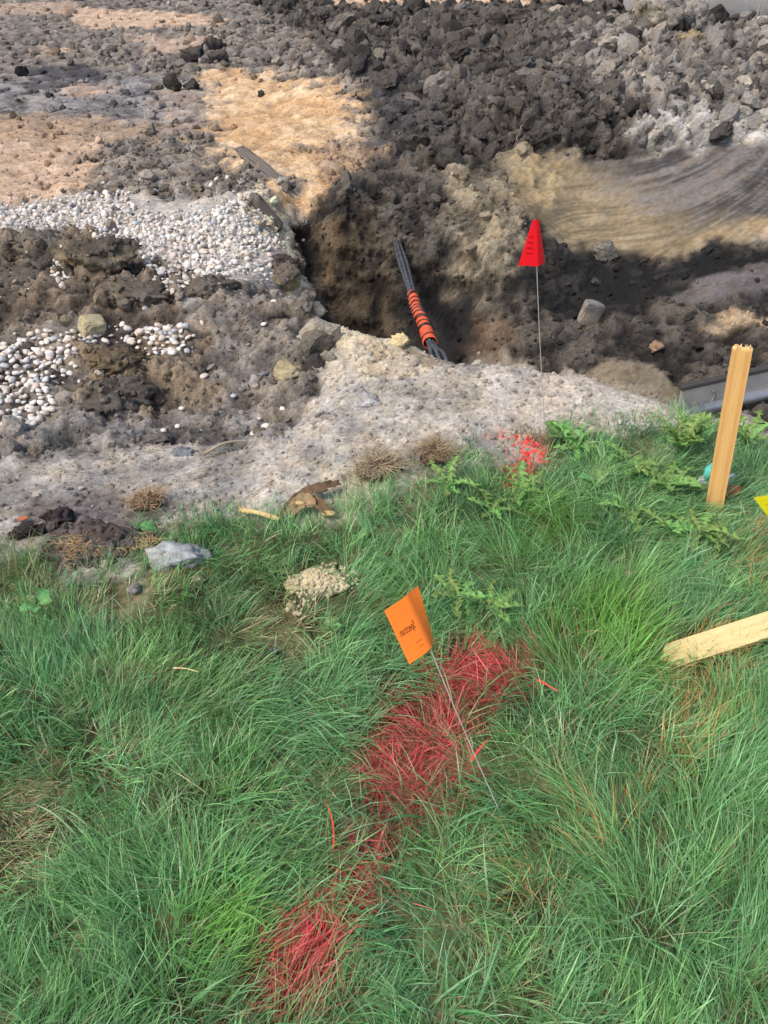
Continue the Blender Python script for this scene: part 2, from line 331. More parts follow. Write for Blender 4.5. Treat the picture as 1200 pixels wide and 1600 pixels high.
paint(zone([(990, 405), (1060, 385), (1130, 355), (1260, 335), (1260, 385), (1180, 372), (1100, 385), (1040, 412)], .04, .05), mixn(lin(150, 131, 103), lin(184, 162, 131), sstep(-.4, .4, stri)), .012, .25, .85)
paint(zone([(830, 345), (900, 380), (1010, 412), (1100, 392), (1260, 385), (1260, 480), (1050, 470), (870, 490), (760, 470), (850, 430)], .04, .08), mixn(lin(22, 21, 22), lin(48, 45, 43), sstep(-.4, .5, stri+.5*mid)), .025, .3, .95)  # wet black soil, pushed near-black so the band also carries painted shade
paint(zone([(1030, 470), (1120, 430), (1220, 400), (1220, 440), (1120, 480)], .03, .06), lin(108, 100, 98), .006, .05, .8)
paint(zone([(1100, 505), (1160, 490), (1220, 480), (1220, 510), (1130, 520)], .03, .06), lin(184, 156, 118), .02, .3, .8)
paint(zone([(900, 572), (1040, 565), (1060, 610), (940, 600)], .03, .05), lin(126, 114, 92), .006, .1, .8)
# paler top right of the spoil heap
paint(zone([(1000, 180), (1100, 170), (1220, 180), (1220, 232), (1120, 236), (1010, 225)], .06, .12), mixn(lin(150, 145, 138), lin(196, 190, 180), t_mid), .035, .6, .8)
paint(zone([(880, 40), (1220, 40), (1220, 180), (1000, 185), (900, 120)], .2, .3), mixn(lin(84, 79, 74), lin(146, 137, 127), t_mid), .075, .95, .75)
# lawn soil
LAWN = [(-500, 930), (-100, 890), (0, 882), (50, 872), (110, 900), (215, 900), (238, 845), (262, 822), (330, 816), (450, 820), (560, 812), (600, 770), (640, 752), (690, 745), (740, 735), (830, 725), (850, 700), (880, 682), (980, 684), (1080, 668), (1150, 664), (1210, 676), (1500, 690)]
LP = np.array([atz(px, py, 0)[:2] for px, py in LAWN]); LP = np.concatenate([LP, [[4.5, 1.5], [4.5, -1.2], [-4.5, -1.2], [-4.5, 1.2]]])
lawn_sd = sdist(XY+wx*.03, LP); z_lawn = sstep(-.02, .05, lawn_sd)
paint(z_lawn, mixn(lin(74, 72, 50), lin(116, 110, 80), t_mid), .006, .2)
RED = {'main': [(690, 1012), (720, 1004), (800, 1010), (856, 1028), (830, 1050), (765, 1078), (745, 1130), (738, 1170), (748, 1198), (700, 1232), (640, 1244), (560, 1212), (552, 1190), (585, 1120), (600, 1066), (650, 1040)],
       'mid': [(545, 1250), (640, 1240), (630, 1300), (606, 1350), (606, 1392), (545, 1398), (515, 1370), (525, 1310)],
       'low': [(415, 1440), (470, 1408), (530, 1386), (570, 1392), (540, 1440), (530, 1500), (500, 1600), (350, 1600), (385, 1500)],
       'soil': [(770, 685), (830, 682), (862, 700), (850, 725), (815, 760), (785, 750), (800, 715)]}
RP = {k: np.array([atz(px, py, .03)[:2] for px, py in v]) for k, v in RED.items()}
red_sp = zone(RED['soil'], .02, .05)*sstep(.02, .16, fin+.3*mid)
paint(red_sp, lin(226, 60, 58), None, None, .9)
for _k in ('main', 'low', 'mid'): paint(sstep(-.03, .03, sdist(XY+wx*.04, RP[_k])), lin(130, 60, 52), None, None, .55)
ds = (.14*(1-z_sand)*(1-z_sm)*(1-z_lawn)*(1-red_sp))[:, None]; colr = colr*(1-ds)+ds*(colr@np.array([.3, .6, .1]))[:, None]
colr *= np.clip(1+.3*fin+(.3-.2*z_dry-.2*z_sm)*mid, .4, 1.9)[:, None]
colr = np.clip(colr, .012, .85)
# relief
vv = vor(P3+wx[:, [0, 1, 0]]*.02, 9.0, 1.0); v2 = vor(P3+wx[:, [1, 0, 1]]*.006, 28.0, 6.0)
lump = np.sqrt(np.clip(1-(vv[:, 0]/.62)**2, 0, 1)); lum2 = np.sqrt(np.clip(1-(v2[:, 0]/.6)**2, 0, 1))
vb = vor(P3+wx[:, [0, 1, 0]]*.05, 4.2, 31.0)[:, 0]; z_hp = (1-z_left)*(1-z_dry)*(1-z_pit)*(1-z_sm)*(1-z_lawn)*(1-z_sand)*(XY[:, 1] > 3.5)
lump *= .6+.4*np.sin(vv[:, 1]*9)  # uneven lumps
disp = rough*(.95*mid+.12*fin) + clodw*rough*(.7*lump+.34*lum2-.5)
disp = disp+z_hp*.10*(np.sqrt(np.clip(1-(vb/.7)**2, 0, 1))-.55)+z_left*(1-z_dry)*.025*(np.sqrt(np.clip(1-(vb/.7)**2, 0, 1))-.55)*(clodw > .4)
streak = z_sm*.004*np.minimum(stri, 0)
dzy = np.gradient(Z.reshape(NR, NC), axis=0)/np.gradient(GY, axis=0); dzx = np.gradient(Z.reshape(NR, NC), axis=1)/np.gradient(GX, axis=1)
dzy, dzx = dzy.ravel(), dzx.ravel()
nrm = np.stack([-dzx, -dzy, np.ones(NV)], 1); nrm /= np.linalg.norm(nrm, axis=1)[:, None]
fade = 1-sstep(9, 22, XY[:, 1])*.5
GP = P3 + nrm*((disp+streak)*fade)[:, None]
idx = np.arange(NV).reshape(NR, NC)
F = np.stack([idx[:-1, :-1].ravel(), idx[:-1, 1:].ravel(), idx[1:, 1:].ravel(), idx[1:, :-1].ravel()], 1)
bmp = np.clip(rough*18, .15, .6); bmp = np.maximum(bmp, z_dry*.32)*(1-.85*z_sm)
fc = F[:, 0]
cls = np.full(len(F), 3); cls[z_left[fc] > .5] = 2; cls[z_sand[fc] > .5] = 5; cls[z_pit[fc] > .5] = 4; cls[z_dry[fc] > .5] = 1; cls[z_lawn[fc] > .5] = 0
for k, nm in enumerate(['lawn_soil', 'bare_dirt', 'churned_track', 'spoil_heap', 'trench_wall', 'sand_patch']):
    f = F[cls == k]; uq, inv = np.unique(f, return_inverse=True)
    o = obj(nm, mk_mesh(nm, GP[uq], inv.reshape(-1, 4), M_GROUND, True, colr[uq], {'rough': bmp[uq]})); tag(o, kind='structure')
# the land beyond, out to the horizon
loop = np.concatenate([idx[0, :], idx[1:, -1], idx[-1, -2::-1], idx[-2:0:-1, 0]])
ring0 = GP[loop]; c0 = np.array([0, 6, 0]); dirs = ring0-c0; dirs[:, 2] = 0; dirs /= np.linalg.norm(dirs, axis=1)[:, None]
rings = [ring0]
for d_, zf in ((3, .6), (12, .2), (60, 0), (600, 0)):
    q = ring0+dirs*d_; q[:, 2] = ring0[:, 2]*zf; rings.append(q)
nl = len(loop); rv = np.concatenate(rings); rf = []
for k in range(4):
    a = np.arange(nl)+k*nl; b = np.roll(np.arange(nl), -1)+k*nl; rf.append(np.stack([b, a, a+nl, b+nl], 1))
rc = np.tile(lin(120, 108, 92), (len(rv), 1)); rc[rv[:, 1] < 1.6] = lin(78, 98, 56)
tag(obj('surrounding_ground', mk_mesh('surrounding_ground', rv, np.concatenate(rf), M_GROUND, True, rc, {'rough': np.full(len(rv), .5)})), kind='structure')

GN = nrm
in_frame = lambda q: None
def to_px(q):
    d = q - np.array([0, 0, CAM_H]); f = d[:, 1]*cp - d[:, 2]*sp; up = d[:, 1]*sp + d[:, 2]*cp
    return 600+FPX*d[:, 0]/f, 800-FPX*up/f, f
GPX, GPY, GD = to_px(GP)
def ground_at(xy):
    """height of the finished land under points (nearest vertex)"""
    xy = np.asarray(xy, float).reshape(-1, 2)
    r = np.clip(np.searchsorted(ys, xy[:, 1]), 1, NR-1); r = np.where(np.abs(ys[r]-xy[:, 1]) < np.abs(ys[r-1]-xy[:, 1]), r, r-1)
    t = xy[:, 0]/(.64*np.maximum(ys[r], 0)+1.25); c = np.clip(np.searchsorted(u, t), 0, NC-1)
    return GP[idx[r, c], 2]
def G(px, py, dz=0.0):
    p = P(px, py); p[2] = ground_at(p[:2])[0]+dz; return p

# ------------------------------------------------------------------ clods and stones
def ico(sub):
    bm = bmesh.new(); bmesh.ops.create_icosphere(bm, subdivisions=sub, radius=1.0)
    v = np.array([x.co[:] for x in bm.verts]); f = np.array([[y.index for y in x.verts] for x in bm.faces]); bm.free(); return v, f
IC1, IC2, IC3, IC4 = ico(1), ico(2), ico(3), ico(4)
def clod_shape(seed, base=None, cuts=7, amp=.28, squash=(1, .85, .7), nscale=1.3):
    r = np.random.default_rng(seed); v, f = base if base is not None else IC2; v = v.copy(); d0 = v.copy()
    for _ in range(cuts):
        n = r.normal(size=3); n /= np.linalg.norm(n); d = r.uniform(.5, .9); s = v@n
        v -= np.where(s > d, s-d, 0)[:, None]*n[None, :]*.95
    if len(v) > 100:
        w_ = vor(d0+seed*3.1, 2.1)[:, 0]; w2 = vor(d0+seed*1.7, 5.5)[:, 0]; v *= 1+(.16-.3*w_+.07-.13*w2)[:, None]*amp/.28
    v *= 1+amp*fbm(d0+seed*3.7, nscale, 6, .35)[:, None]*.8
    return v*np.array(squash), f
def stone_shape(seed, base=None):
    r = np.random.default_rng(seed); v, f = base if base is not None else IC2; v = v.copy()
    v = np.sign(v)*np.abs(v)**r.uniform(.62, .95)
    for _ in range(4):
        n = r.normal(size=3); n /= np.linalg.norm(n); d = r.uniform(.7, .95); s = v@n; v -= np.where(s > d, s-d, 0)[:, None]*n[None, :]*.85
    v *= 1+.2*fbm(v+seed*2.9, .9, 2, 1.0)[:, None]
    return v*np.array([1, r.uniform(.6, .9), r.uniform(.4, .7)]), f
CLOD_LOW = [clod_shape(i, IC1, 4, .3) for i in range(14)]
CLOD_MID = [clod_shape(40+i, IC2) for i in range(10)]
CLOD_BIG = [clod_shape(80+i, IC3, 9, .26) for i in range(12)]
STONES = [stone_shape(i) for i in range(14)]
def rotmats(n, rng, flat=None):
    q = rng.normal(size=(n, 4))
    if flat is not None:
        q[:, 1:3] *= flat
    q /= np.linalg.norm(q, axis=1)[:, None]; a, b, c, d = q.T
    return np.stack([np.stack([1-2*(c*c+d*d), 2*(b*c-a*d), 2*(b*d+a*c)], 1), np.stack([2*(b*c+a*d), 1-2*(b*b+d*d), 2*(c*d-a*b)], 1), np.stack([2*(b*d-a*c), 2*(c*d+a*b), 1-2*(b*b+c*c)], 1)], 1)
def scatter(name, protos, pos, size, colors, mat, rng, flat=None, label=None, cat=None, stretch=None, smooth=True):
    n = len(pos); R = rotmats(n, rng, flat); pi = rng.integers(0, len(protos), n); V, FF, C, off = [], [], [], 0
    for k, (pv, pf) in enumerate(protos):
        s = np.where(pi == k)[0]
        if not len(s): continue
        vv_ = np.einsum('nij,vj->nvi', R[s], pv)*size[s][:, None, None]+pos[s][:, None, :]
        V.append(vv_.reshape(-1, 3)); FF.append((pf[None]+(np.arange(len(s))*len(pv))[:, None, None]+off).reshape(-1, 3)); off += len(s)*len(pv)
        C.append(np.repeat(colors[s], len(pv), 0))
    o = obj(name, mk_mesh(name, np.concatenate(V), np.concatenate(FF), mat, smooth, np.concatenate(C))); tag(o, label, cat, None, 'stuff'); return o
vis = (GPX > -350) & (GPX < 1550) & (GPY > -60) & (GPY < 1000)
warea = (.0085+np.maximum(0, XY[:, 1]-5.2)*.012)*(.64*np.maximum(XY[:, 1], 0)+1.25)    # area each vertex stands for
def pick(weight, n, rng):
    p = weight*vis*warea/(1+(np.maximum(XY[:, 1]-3.5, 0)/2.5)**2); p = p/p.sum(); return rng.choice(NV, n, replace=False, p=p)
EX_LAWN = 1-z_lawn
# crumbs everywhere on the soil (too small to pick apart)
near_w = EX_LAWN*(z_dry*1.5+(1-z_dry)*clodw)*(1-z_sm*.95)*(1-z_sand*.7)/(1+np.maximum(XY[:, 1]-2, 0)*.35)
rg = np.random.default_rng(11)
s = pick(near_w, 13000, rg)
size = (.003+.0105*rg.random(13000)**3.2)*(1+.3*np.maximum(XY[s, 1]-2.5, 0))
scatter('soil_crumbs', CLOD_LOW, GP[s]+np.array([0, 0, .001]), size, np.clip(colr[s]*rg.uniform(.84, 1.22, (13000, 1)), .02, .8), M_CLODS, rg, label='fine crumbs of soil strewn over the bare ground', cat='soil crumbs', smooth=False)
heap_w = EX_LAWN*(1-z_dry)*(1-z_sm)*(1-z_sand*.9)*np.where(z_left > .5, .8, 1.0)*np.where(z_pit > .5, .5, 1.0)*clodw
NH = 17000
s = pick(heap_w, NH, rg)
size = (.006+.026*rg.random(NH)**3.2)*(1+.14*np.maximum(XY[s, 1]-4, 0))*np.where(z_pit[s] > .5, .7, 1)*np.where(z_left[s]*(XY[s, 1] < 4) > .5, .6, 1)
scatter('small_clods', CLOD_LOW, GP[s]+nrm[s]*(size*.25)[:, None], size, np.clip(colr[s]*rg.uniform(.72, 1.28, (NH, 1)), .02, .7), M_CLODS, rg, label='small broken lumps of earth covering the spoil heap and track', cat='soil clods', smooth=False)
s = pick(heap_w, 1700, rg)
size = (.018+.07*rg.random(1700)**2.6)*(1+.12*np.maximum(XY[s, 1]-4, 0))*np.where(z_pit[s] > .5, .6, 1)*np.where(z_left[s] > .5, .6, 1)
scatter('broken_earth', CLOD_MID, GP[s]+nrm[s]*(size*.15)[:, None], size, np.clip(colr[s]*rg.uniform(.75, 1.4, (1700, 1)), .02, .7), M_CLODS, rg, label='broken earth in lumps of all sizes over the disturbed ground', cat='soil clods', smooth=False)

# individual clods, alike within their ground
def col_mesh(nm, shape, c, rng, var=.15, top=None, tz=.25):
    v, f = shape; n = fbm(v, 2.0, 4, .7, rng.uniform(0, 50))
    cc = np.tile(c, (len(v), 1))*(1+var*2*n)[:, None]
    if top is not None:
        k = sstep(tz-.15, tz+.15, v[:, 2]+.3*n)[:, None]; cc = cc*(1-k)+top*k
    return mk_mesh(nm, v, f, M_CLODJ, len(v) > 400, np.clip(cc, .015, .8))
def M_clodj():
    m = soil_mat('single_clod_soil', True, fine=14, bump=.8, jitter=.22); return m
M_CLODJ = M_clodj()
def place_clods(name, n, weight, protos, smin, smax, label, group, cat, rng, sink=.25, power=2.0, flat=None, mind=1.1):
    c = pick(weight, n*6, rng); taken = []; out = []
    for i in c:
        sz = (smin+(smax-smin)*rng.random()**power)*(1+.1*max(0, XY[i, 1]-4)); p = GP[i]
        if any((p[0]-a)**2+(p[1]-b)**2 < ((sz+r)*mind)**2 for a, b, r in taken): continue
        if not (-15 < GPX[i] < 1215 and GPY[i] > -8): continue
        taken.append((p[0], p[1], sz))
        o = obj(name, protos[rng.integers(len(protos))], None, p+nrm[i]*sz*(.7-sink*2)*.6, (rng.uniform(-.6, .6), rng.uniform(-.6, .6), rng.uniform(0, 6.28)), [sz*rng.uniform(.85, 1.2), sz*rng.uniform(.8, 1.1), sz*rng.uniform(.75, 1.05)])
        tag(o, label, cat, group); out.append(o)
        if len(out) >= n: break
    return out
rg = np.random.default_rng(23)
dark = [col_mesh('dark_clod', CLOD_BIG[i], lin(80, 74, 69), rg) for i in range(6)]+[col_mesh('dark_clod', CLOD_BIG[6+i], lin(116, 109, 101), rg) for i in range(3)]
grey = [col_mesh('grey_clod', CLOD_MID[i], lin(172, 164, 152), rg) for i in range(6)]
brown = [col_mesh('brown_clod', CLOD_BIG[i+3], lin(124, 112, 98), rg) for i in range(6)]
black = [col_mesh('black_clod', CLOD_BIG[i], lin(62, 58, 56), rg) for i in range(5)]
pale = [col_mesh('pale_clod', CLOD_BIG[i+2], lin(158, 148, 136), rg) for i in range(5)]
wz = lambda pts, soft=.1: zone(pts, soft, .1)
z_heap = EX_LAWN*(1-z_dry)*(1-z_left)*(1-z_pit)*(1-z_sm)*(1-z_sand)
hr = wz([(880, -10), (1220, -10), (1220, 230), (1000, 230), (900, 120)], .2)
place_clods('earth_clod', 105, z_heap*(1-hr), dark, .03, .1, 'dark grey earth clod among many on the spoil heap behind the trench', 'dark clods on the spoil heap', 'clod', rg, power=2.2)
place_clods('earth_clod', 60, z_heap*hr, pale+dark[:4], .03, .11, 'weathered earth clod on the pale right end of the spoil heap', 'clods on the right end of the spoil heap', 'clod', rg, power=1.8)
place_clods('earth_clod', 50, z_left*EX_LAWN*(1-z_sand*.9)*(1-z_dry)*clodw*sstep(3.2, 4.2, XY[:, 1]), dark[6:]+brown, .012, .05, 'grey brown earth clod on the churned track beyond the gravel', 'clods on the churned track', 'clod', rg, flat=.4)
place_clods('earth_clod', 45, z_left*EX_LAWN*(1-z_dry)*clodw*(1-sstep(3.2, 3.8, XY[:, 1])), brown+grey[:2], .008, .035, 'brown earth clod in the rutted dirt around the near gravel patch', 'clods in the rutted dirt', 'clod', rg)
place_clods('earth_clod', 40, z_pit*EX_LAWN*(1-z_sm)*sstep(-.55, -.45, GP[:, 2])*wz([(640, 560), (760, 420), (870, 370), (1000, 415), (1220, 400), (1220, 600), (1000, 610), (830, 580)], .08), black+dark[:2], .01, .04, 'black damp earth clod on the ledges of the trench wall', 'black clods in the trench', 'clod', rg)
place_clods('dirt_lump', 150, EX_LAWN*z_dry, grey, .005, .02, 'small pale grey dirt lump on the dry bare dirt beside the lawn', 'lumps on the dry dirt', 'dirt lump', rg, power=2.5)

# ---- river stones
SCOL = [lin(232, 228, 220), lin(222, 214, 202), lin(205, 205, 205), lin(186, 193, 200), lin(160, 172, 184), lin(228, 208, 190), lin(214, 192, 180), lin(196, 184, 166), lin(240, 238, 234), lin(176, 176, 172)]
_mc = np.mean(SCOL, 0); SCOL = [(c*.6+_mc*.4)*np.array([1.02, .98, .93]) for c in SCOL]
SP_ = [.2, .15, .12, .09, .06, .09, .06, .07, .1, .06]
M_STONE1 = soil_mat('river_stone', False, ramp=[SCOL[i] for i in (0, 1, 8, 2, 3, 0, 5, 4, 1, 6, 8, 7)], fine=10, bump=.05, rough=.6, spec=.4, contrast=(.8, 1.15), grit=0)
GRAV_FAR = [(-420, 350), (-40, 330), (60, 318), (110, 312), (140, 302), (200, 300), (215, 330), (330, 335), (380, 300), (410, 320), (440, 375), (450, 405), (430, 425), (400, 440), (350, 435), (335, 452), (275, 470), (240, 440), (225, 400), (190, 385), (110, 360), (60, 355), (-40, 372), (-420, 390)]
GRAV_B = [(80, 395), (112, 395), (122, 420), (95, 446), (80, 430)]
GRAV_NEAR = [(-300, 545), (-20, 540), (80, 530), (180, 510), (250, 505), (300, 520), (305, 545), (290, 565), (250, 575), (225, 548), (170, 535), (130, 545), (120, 575), (95, 600), (70, 605), (95, 640), (60, 672), (-20, 665), (-300, 690)]
def gravel_spots(pts, n, dens_noise, rng, rmin):
    pl = np.array([P(*p)[:2] for p in pts]); lo, hi = pl.min(0), pl.max(0); out = []; cell = {}
    cand = rng.uniform(lo, hi, (n*14, 2)); j = np.array([mn.noise((a*5, b*5, 0)) for a, b in cand.tolist()])[:, None]*np.array([.05, -.05])
    cand = cand[(sdist(cand+j, pl) > 0) & (rng.random(len(cand)) < dens_noise)]
    for q in cand.tolist():
        if len(out) >= n: break
        kx, ky = int(q[0]//rmin), int(q[1]//rmin); ok = True
        for a in (-1, 0, 1):
            for b in (-1, 0, 1):
                for o_ in cell.get((kx+a, ky+b), ()):
                    if (o_[0]-q[0])**2+(o_[1]-q[1])**2 < rmin*rmin: ok = False
        if ok: cell.setdefault((kx, ky), []).append(q); out.append(q)
    return np.array(out)
rg = np.random.default_rng(5)
A = gravel_spots(GRAV_FAR, 4200, 1, rg, .0195); A2 = gravel_spots(GRAV_FAR, 900, 1, rg, .042); Bs = gravel_spots(GRAV_B, 90, 1, rg, .024)
Nn = gravel_spots(GRAV_NEAR, 1100, .92, rg, .021)
def stone_pos(q, lift): return np.concatenate([q, (ground_at(q)+lift)[:, None]], 1)
far_pos = np.concatenate([stone_pos(A, .003+rg.uniform(-.005, .007, len(A))), stone_pos(A2, .016+rg.uniform(-.006, .008, len(A2))), stone_pos(Bs, .006)])
loose_w = z_left*EX_LAWN*(1-z_sand)*sstep(4.9, 4.3, XY[:, 1])*sstep(2.0, 2.2, XY[:, 1])
li = pick(loose_w*np.where(sstep(.0, .3, big+mid*.4) > .2, 1, .25), 120, rg)
near_pos = np.concatenate([stone_pos(Nn, .005+rg.uniform(-.004, .006, len(Nn))), GP[li]+np.array([0, 0, .004])])
# the near stones show largest: each its own object
stone_meshes = [mk_mesh('river_stone', v, f, M_STONE1) for v, f in STONES]
npx, npy, nd = to_px(near_pos)
order = np.argsort(nd); ind = [i for i in order if -12 < npx[i] < 1212][:300]; rest = np.setdiff1d(np.arange(len(near_pos)), ind)
for i in ind:
    r_ = rg.uniform(.008, .0185)
    tag(obj('river_stone', stone_meshes[rg.integers(14)], None, near_pos[i]+np.array([0, 0, .003]), (rg.uniform(-.5, .5), rg.uniform(-.5, .5), rg.uniform(0, 6.28)), [r_]*3),
        'rounded pale river stone of the near gravel patch in the rutted dirt', 'stone', 'river stones in the near gravel patch')
allr = np.concatenate([far_pos, near_pos[rest]]); n = len(allr)
scatter('gravel', STONES, allr, (.0055+.0155*rg.random(n)**1.9), np.array(SCOL)[rg.choice(10, n, p=SP_)]*rg.uniform(.82, 1.15, (n, 1)), M_STONE, rg, .35, 'bed of rounded pale river gravel beside the trench', 'gravel')
print('stones', n, len(ind))

# ------------------------------------------------------------------ single noticeable clods, rocks, slabs
def single(name, px, py, wpx, label, cat, c, top=None, hz=.6, seed=0, dz=.2, rot=0.0, dy=.8, tilt=(0, 0), shape=None, cuts=9, amp=.26, group=None, tz=.25, crumbs=None):
    """a lump about wpx photograph pixels wide whose middle shows at px,py"""
    rr_ = np.random.default_rng(seed); p = G(px, py); d = to_px(p[None])[2][0]; r = wpx/FPX*d/2
    sh = shape or clod_shape(200+seed, IC4, cuts, amp, (1, 1, 1))
    m = col_mesh(name, (sh[0]*np.array([1, dy, hz]), sh[1]), c, rr_, .16, top, tz)
    o = obj(name, m, None, p+np.array([0, 0, r*hz*dz]), (tilt[0], tilt[1], rot), [r]*3); tag(o, label, cat, group)
    nc = crumbs if crumbs is not None else (110 if name == 'earth_boulder' else 0)
    if nc:
        vv_ = np.empty(len(m.vertices)*3, np.float32); m.vertices.foreach_get('co', vv_); vv_ = vv_.reshape(-1, 3); cc_ = np.empty(len(vv_)*4, np.float32); m.attributes['col'].data.foreach_get('color', cc_); cc_ = cc_.reshape(-1, 4)[:, :3]
        ii = rr_.integers(0, len(vv_), nc*3); ii = ii[vv_[ii, 2] > -.15*hz][:nc]; nn_ = len(ii)
        c_ = scatter('crumbs', CLOD_LOW, vv_[ii], .03+.13*rr_.random(nn_)**2.5, np.clip(cc_[ii]*rr_.uniform(.8, 1.3, (nn_, 1)), .02, .7), M_CLODJ, rr_, smooth=False); c_.parent = o
    return o
def slab_shape(seed, base=IC3, pw=.55):
    v, f = base; v = np.sign(v)*np.abs(v)**pw; v = v*(1+.12*fbm(v+seed, 1.2, 4, .7)[:, None]+.05*fbm(v+seed, 5, 3, .7)[:, None]); return v, f
BK, DG, GR, TN, BR = lin(48, 46, 46), lin(84, 78, 72), lin(150, 146, 142), lin(176, 154, 118), lin(98, 84, 70)
single('earth_boulder', 160, 412, 110, 'large clod with dark top and tan front face between the gravel patches', 'clod', lin(146, 129, 102), lin(92, 84, 74), .55, 1, .25, .3, .7, (.15, .1), tz=.1, amp=.42)
single('earth_boulder', 62, 378, 75, 'lumpy grey brown clod at the left end of the gravel bed', 'clod', lin(108, 100, 91), None, .55, 2, amp=.42)
single('earth_boulder', 45, 425, 120, 'dark brown clod at the left edge below the gravel bed', 'clod', lin(92, 84, 76), None, .35, 3, .0, amp=.4)
single('earth_boulder', 330, 452, 75, 'rough dark clod biting into the lower edge of the gravel bed', 'clod', lin(98, 90, 81), None, .5, 4, .0, amp=.4)
single('earth_boulder', 215, 460, 110, 'broken dark clod leaning beside the tan faced boulder', 'clod', lin(102, 92, 81), None, .4, 5, .0, amp=.4)
single('earth_boulder', 170, 615, 120, 'dark brown crumbling lump below the near gravel patch', 'clod', lin(88, 80, 73), lin(102, 94, 85), .4, 6, -.1, amp=.4)
single('earth_boulder', 190, 575, 90, 'dark lump with ochre flecks in the middle of the near gravel patch', 'clod', lin(118, 102, 80), lin(92, 84, 76), .4, 7, -.1, amp=.4)
single('earth_boulder', 445, 440, 60, 'tan and grey clod on the corner of the trench rim', 'clod', lin(178, 158, 122), lin(110, 100, 90), .9, 8, .2)
single('earth_boulder', 440, 415, 50, 'dark root-bound clod capping the trench corner', 'clod', lin(80, 70, 64), None, .5, 9, .5)
single('tan_stone', 147, 519, 38, 'square edged tan stone on the dirt above the near gravel', 'stone', lin(176, 164, 132), None, .7, 10, .4, .7, .8, (.3, .2), slab_shape(3, IC3, .4))
single('grey_stone', 412, 586, 25, 'smooth grey oval stone standing beside the tan clod', 'stone', lin(150, 152, 154), None, .6, 11, .5, 1.2, .6, (0, .3), stone_shape(3, IC3))
single('tan_clod', 452, 578, 55, 'rounded tan clod beside the grey oval stone', 'clod', lin(156, 144, 116), None, .6, 12, .3)
single('dirt_slab', 562, 630, 62, 'flat grey slab of dirt set in the dry berm', 'clod', lin(164, 158, 152), None, .35, 13, .1, .1, .75)
single('dirt_slab', 497, 490, 30, 'pale upright clod on the left end of the berm crest', 'clod', lin(178, 168, 150), None, 1.0, 14, .5)
single('dirt_slab', 628, 538, 34, 'yellowish clod on the berm crest beside the orange cable sleeve', 'clod', lin(196, 178, 138), None, .8, 15, .4)
single('dirt_slab', 244, 685, 44, 'grey brown slab of dirt in the wheel rut', 'clod', lin(118, 110, 104), None, .4, 16, .2)
single('dirt_slab', 285, 712, 36, 'bluish grey dirt slab where the rut meets the dry dirt', 'clod', lin(140, 142, 146), None, .4, 17, .1)
single('upright_slab', 919, 511, 34, 'upright grey and tan slab standing on the trench ledge', 'clod', lin(158, 148, 132), lin(124, 120, 116), 1.25, 18, .7, .2, .45, (.25, .25), slab_shape(8, IC3, .5))
single('upright_slab', 890, 522, 30, 'dark grey slab leaning against the upright slab in the trench', 'clod', lin(96, 92, 90), None, 1.0, 19, .3, -.3, .5, (.2, .5), slab_shape(9, IC3, .5))
single('trench_rock', 1026, 540, 26, 'reddish brown rock on the trench floor near the broken stake', 'rock', lin(150, 122, 100), None, .7, 20, .4)
single('trench_rock', 946, 398, 42, 'grey rounded lump below the tan bucket smear', 'rock', lin(120, 114, 106), None, .7, 21, .3)
for k, (px, py, wp, lab) in enumerate([(305, 95, 42, 'left of three black clods above the sand patch'), (330, 78, 34, 'topmost of three black clods above the sand patch'), (342, 98, 32, 'right of three black clods above the sand patch')]):
    single('black_clod', px, py, wp, lab, 'clod', BK, DG, .85, 30+k, .5)
single('black_clod', 270, 142, 30, 'round black clod at the left edge of the sand patch', 'clod', lin(66, 62, 56), None, .9, 34, .6)
single('black_clod', 300, 140, 28, 'dark clod beside the round black clod by the sand', 'clod', lin(70, 66, 62), None, .7, 35, .4)
single('black_clod', 36, 120, 20, 'small jet black clod at the left of the flat dark crust', 'clod', lin(36, 35, 38), None, 1.0, 36, .5)
single('black_clod', 80, 154, 14, 'small round black clod alone on the grey track', 'clod', lin(52, 48, 46), None, .9, 37, .5)
single('black_clod', 407, 148, 14, 'black crumb lying on top of the sand patch', 'clod', lin(60, 56, 54), None, .8, 38, .5)
single('tan_rock', 541, 40, 30, 'tan rock on the far dark soil behind the sand patch', 'rock', lin(196, 168, 122), None, .8, 39, .5)
single('earth_boulder', 1028, 45, 74, 'big weathered clod below the black pipe at upper right', 'clod', lin(160, 148, 132), lin(150, 142, 134), .8, 40, .5, cuts=5)
single('earth_boulder', 1075, 38, 48, 'tall clod below the pale pipe at upper right', 'clod', lin(140, 132, 124), None, 1.0, 41, .5, cuts=5)
single('earth_boulder', 1082, 74, 48, 'dark faced block below the two big clods at upper right', 'clod', lin(96, 84, 68), lin(150, 134, 104), .8, 42, .5, .4)
single('earth_boulder', 1035, 92, 44, 'dark clod with tan underside left of the dark faced block', 'clod', lin(74, 66, 58), lin(160, 144, 118), .7, 43, .4)
single('earth_boulder', 1010, 130, 56, 'pale ochre clod in the middle of the heap shoulder', 'clod', lin(158, 148, 134), None, .6, 44, .4)
single('earth_boulder', 1130, 130, 70, 'broad pale grey clod on the heap shoulder at right', 'clod', lin(168, 160, 148), None, .5, 45, .4)
single('earth_boulder', 860, 135, 60, 'slanting grey clod on the crest of the dark heap', 'clod', lin(112, 106, 100), None, .55, 46, .4, .3)
single('earth_boulder', 812, 122, 46, 'dark lump left of the slanting grey clod', 'clod', lin(84, 80, 76), None, .8, 47, .4)
single('lawn_rock', 280, 878, 92, 'large flat grey rock at the edge of the lawn', 'rock', lin(168, 170, 172), lin(176, 178, 180), .5, 50, .55, -.1, .62, (.2, -.12), None, 6, .22)
single('lawn_rock', 313, 908, 22, 'small brown and white stone in front of the flat grey rock', 'stone', lin(150, 122, 100), lin(190, 170, 150), .7, 51, .5)
